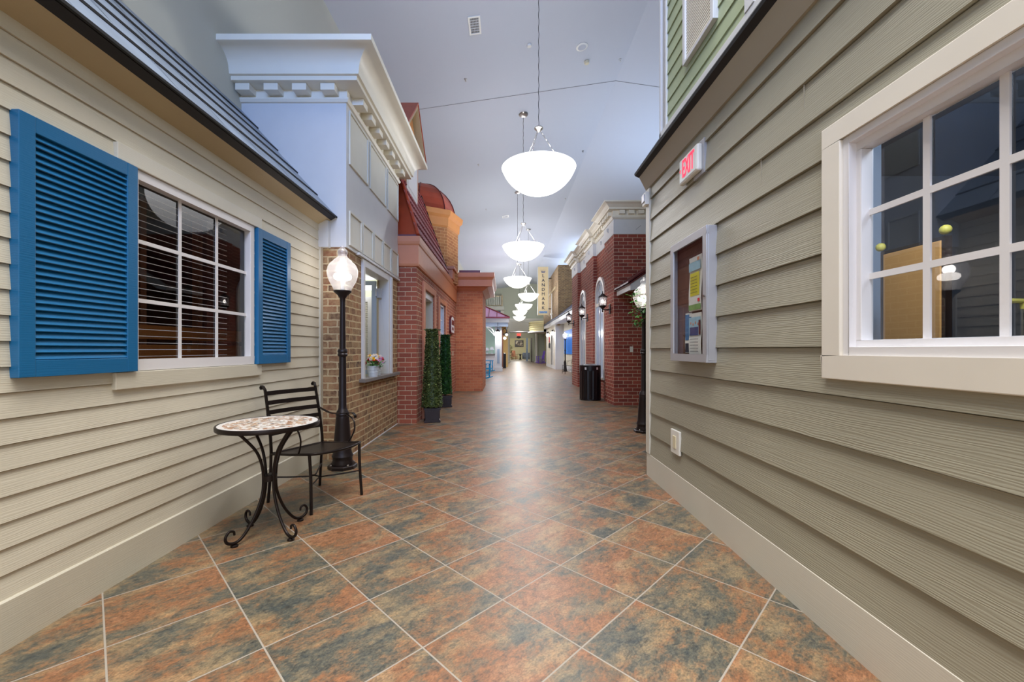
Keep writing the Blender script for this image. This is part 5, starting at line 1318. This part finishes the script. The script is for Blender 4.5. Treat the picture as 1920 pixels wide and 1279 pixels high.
for k, x in enumerate((-1.40, -1.09, -0.80)):
    t = thing('cake_dome', ('clear cake dome on the porch counter nearest the tower block', 'middle clear cake dome on the porch counter', 'clear cake dome on the porch counter beside the white column')[k], 'cake dome', (x, 25.2, 0.98), group='cake domes on the porch counter')
    mesh_obj('stand', MB().lathe([(0.06, 0), (0.02, 0.03), (0.02, 0.10+0.05*k), (0.13, 0.12+0.05*k)], (x, 25.2, 0.98), 14, cap=True), 'tin', t, smooth=40)
    mesh_obj('dome', MB().lathe([(0.12, 0.12+0.05*k), (0.12, 0.22+0.05*k), (0.07, 0.29+0.05*k), (0.015, 0.30+0.05*k), (0.015, 0.33+0.05*k), (0.001, 0.33+0.05*k)], (x, 25.2, 0.98), 14), 'seeded', t, smooth=40)
pl = thing('porch_pendant', 'dark shaded lamp hanging in front of the white porch column', 'pendant light', (-0.40, 22.95, 2.2))
mesh_obj('rod', MB().tube([(-0.40, 22.95, 2.35), (-0.40, 22.95, 2.75)], 0.014, 6), 'lamp_iron', pl)
mesh_obj('shade', MB().lathe([(0.03, 2.36), (0.06, 2.31), (0.13, 2.25), (0.14, 2.22)], (-0.40, 22.95, 0), 16), 'lamp_iron', pl, smooth=40)
mesh_obj('bulb', MB().ball((-0.40, 22.95, 2.19), 0.05, 10, 8), 'bulb', pl, smooth=60)
point('porch_pendant_light', (-0.40, 22.80, 2.12), 30, (0.95, 0.95, 1.0), 0.05)
point('porch_inner_light', (-1.6, 24.2, 2.3), 55, (0.85, 0.93, 1.0), 0.15)
wl = thing('double_wall_lantern', 'dark gooseneck wall lamp with two glowing globes left of the far opening', 'wall lamp', (0.0, 26.4, 2.2))
mesh_obj('arm', MB().tube(spl([(-0.16, 26.4, 2.1), (-0.14, 26.4, 2.45), (-0.02, 26.4, 2.58), (0.10, 26.4, 2.45), (0.10, 26.4, 2.35)], 5), 0.02, 6), 'lamp_iron', wl)
mesh_obj('shade', MB().lathe([(0.03, 2.38), (0.09, 2.28), (0.10, 2.24)], (0.10, 26.4, 0), 12).lathe([(0.03, 2.28), (0.06, 2.18), (0.06, 2.14)], (-0.06, 26.4, 0), 12), 'lamp_iron', wl)
mesh_obj('globe', MB().ball((0.10, 26.4, 2.17), 0.075, 12, 8).ball((-0.02, 26.4, 1.95), 0.09, 12, 8), 'bulb', wl, smooth=60)
mesh_obj('back_post', MB().box(-0.20, -0.12, 26.38, 26.46, 0, 2.5), 'brown_wood', wl)

# ================================================================== end of the hall
structure('wall_far', MB().box(-2.9, 0.45, 40.0, 40.15, 0, 7.75).box(2.8, 8.2, 40.0, 40.15, 0, 7.75).box(0.45, 2.8, 40.0, 40.15, 3.0, 7.75), 'green_wall')
mb = MB().box(-0.3, 4.0, 39.7, 40.0, 3.05, 4.05).box(-0.35, 4.05, 39.6, 40.0, 4.05, 4.20).box(-0.35, 4.05, 39.62, 40.0, 3.0, 3.10).box(-0.35, 4.05, 39.65, 40.0, 3.85, 3.92)
tag(mesh_obj('entry_beam', mb, 'cream_trim', origin=(1.6, 39.8, 3.0)), 'wide cream moulded beam over the far hall opening', 'beam')
for x, lb in ((0.33, 'cream round column left of the far hall opening'), (2.98, 'cream round column right of the far opening, beside the purple chair')):
    t = thing('round_column', lb, 'column', (x, 39.5, 0), group='columns of the far opening')
    mesh_obj('shaft', MB().lathe([(0.13, 0.12), (0.115, 2.9)], (x, 39.5, 0), 20), 'panel_cream', t, smooth=40)
    mesh_obj('capital', MB().lathe([(0.115, 2.86), (0.16, 2.92), (0.18, 3.0)], (x, 39.5, 0), 20, cap=True), 'panel_cream', t, smooth=40)
    mesh_obj('base', MB().lathe([(0.20, 0), (0.20, 0.06), (0.15, 0.12)], (x, 39.5, 0), 20, cap=True), 'panel_cream', t, smooth=40)
bc = thing('balcony_railing', 'cream spindle balcony railing high on the far green wall', 'railing', (-1.2, 39.6, 5.3))
mesh_obj('handrail', MB().box(-2.7, -0.28, 39.45, 39.55, 6.28, 6.36).box(-2.7, -0.28, 39.45, 39.55, 5.42, 5.48).box(-0.36, -0.22, 39.42, 39.58, 5.35, 6.42), 'soffit_tan', bc)
for k in range(13): x = -2.6+k*0.18; mesh_obj('spindle', MB().box(x-0.03, x+0.03, 39.47, 39.53, 5.48, 6.28), 'panel_cream', bc)
mesh_obj('balcony_slab', MB().box(-2.8, -0.1, 39.4, 40.0, 5.0, 5.35), 'hall_wall', bc)
tag(mesh_obj('far_window', MB().box(-2.8, -0.42, 39.9, 39.99, 3.9, 4.95), 'navy', origin=(-1.6, 39.9, 3.9)), 'dark blue window panel below the far balcony railing', 'window panel')
tag(mesh_obj('panel_trim', MB().box(-0.42, -0.12, 39.85, 39.99, 3.9, 5.0), 'cream_trim', origin=(-0.3, 39.9, 3.9)), 'cream upright trim at the right edge of the blue panel', 'trim')
# rooms past the opening
structure('floor', MB().box(-4.2, 8.3, 40.2, 44.0, -0.05, -0.001), 'floor')
structure('floor', MB().box(-4.2, 8.3, 44.0, 56, -0.05, 0.0), 'carpet')
structure('ceiling', MB().box(-4.2, 8.3, 40.15, 56, 3.05, 3.1), 'ceiling')
structure('wall_inner', MB().box(-4.2, 0.5, 44.5, 44.6, 0, 3.05).box(2.65, 8.3, 44.5, 44.6, 0, 3.05).box(0.5, 2.65, 44.5, 44.6, 2.45, 3.05), 'green_wall')
structure('wall_back', MB().box(-4.2, 8.3, 54, 54.15, 0, 3.05), 'cream_wall')
structure('wall_side', MB().box(-4.3, -4.2, 40.15, 54, 0, 3.05).box(8.2, 8.3, 40.15, 54, 0, 3.05), 'cream_wall')
tag(mesh_obj('door_post', MB().box(2.25, 2.45, 44.28, 44.49, 0, 2.45), 'room_blue', origin=(2.4, 44.4, 0)), 'pale blue door post right inside the far opening', 'door post')
tag(mesh_obj('glass_door_leaf', MB().box(2.62, 2.68, 41.0, 42.0, 0, 2.4), 'dark_room', origin=(2.65, 41.5, 0)), 'dark door leaf standing open at the right of the far opening', 'door')
ee = thing('exit_sign', 'small glowing red exit sign above the oval plaque in the far opening', 'exit sign', (1.48, 44.4, 2.8))
mesh_obj('housing', MB().box(1.30, 1.68, 44.40, 44.5, 2.70, 2.96), 'white_plastic', ee)
mesh_obj('lettering', text_mb('EXIT', 0.2, 0.004, 0.012).xf(Matrix.Translation((1.49, 44.385, 2.83))), 'red_light', ee)
mesh_obj('lit_panel', MB().box(1.31, 1.67, 44.39, 44.40, 2.71, 2.95), 'red_light', ee)
tag(mesh_obj('oval_plaque', MB().lathe([(0.001, -0.02), (0.23, -0.02), (0.23, 0.02), (0.001, 0.02)], (0, 0, 0), 24).xf(Matrix.Translation((1.46, 44.45, 2.56)) @ Matrix.Diagonal((1, 1, 0.6, 1)) @ Matrix.Rotation(R(90), 4, 'X')), 'black_edge', origin=(1.46, 44.45, 2.56)), 'black oval plaque under the far red exit sign', 'sign')
pt = thing('framed_picture', 'dark framed sepia picture on the wall at the very end of the hall', 'picture', (1.84, 53.95, 1.6))
mesh_obj('frame', MB().box(1.27, 2.40, 53.93, 54, 1.57, 2.46), 'dark_frame', pt, bevel=0.01)
mesh_obj('print', MB().box(1.38, 2.29, 53.92, 53.93, 1.68, 2.35), 'picture', pt)
rocker((1.12, 50.5, 0), R(20), 'leather', 'rust brown armchair below the sepia picture at the end of the hall', rock=False)
tbl = thing('side_table', 'small dark table with drapes between armchair and sofa at the hall end', 'table', (1.75, 50.5, 0))
mesh_obj('tabletop', MB().lathe([(0.36, 0.66), (0.36, 0.70)], (1.85, 50.5, 0), 20, cap=True), 'dark_frame', tbl)
mesh_obj('pedestal', MB().lathe([(0.25, 0), (0.1, 0.1), (0.06, 0.4), (0.15, 0.66)], (1.85, 50.5, 0), 12), 'dark_frame', tbl)
sf = thing('sofa', 'grey sofa at the end of the hall right of the dark table', 'sofa', (2.5, 50.6, 0))
mesh_obj('seat', MB().box(2.15, 3.6, 50.2, 51.0, 0.1, 0.45), 'room_dim', sf, bevel=0.04)
mesh_obj('back', MB().box(2.15, 3.6, 50.9, 51.15, 0.1, 0.85), 'room_dim', sf, bevel=0.04)
mesh_obj('arm', MB().box(2.10, 2.3, 50.2, 51.1, 0.1, 0.65), 'room_dim', sf, bevel=0.04)
pp = thing('potted_plant', 'leafy plant on a curled iron stand at the left of the far room', 'plant', (0.72, 49.5, 0))
m = MB(); random.seed(21)
for k in range(60): leaf(m, (0.68+random.uniform(-.15, .15), 49.5, random.uniform(0.9, 1.8)), 0.2, (random.uniform(-1, 1), random.uniform(-1, 1), random.uniform(-.4, 1)))
mesh_obj('foliage', m, 'leaf', pp)
mesh_obj('stand', MB().tube([(0.72+0.25*math.sin(k*0.6), 49.5, 0.05+k*0.05) for k in range(18)], 0.025, 6), 'iron', pp)
point('back_room_lamp', (1.5, 49.5, 2.7), 170, NEUT, 0.3)
point('vestibule_lamp', (1.5, 42.2, 2.8), 50, NEUT, 0.3)
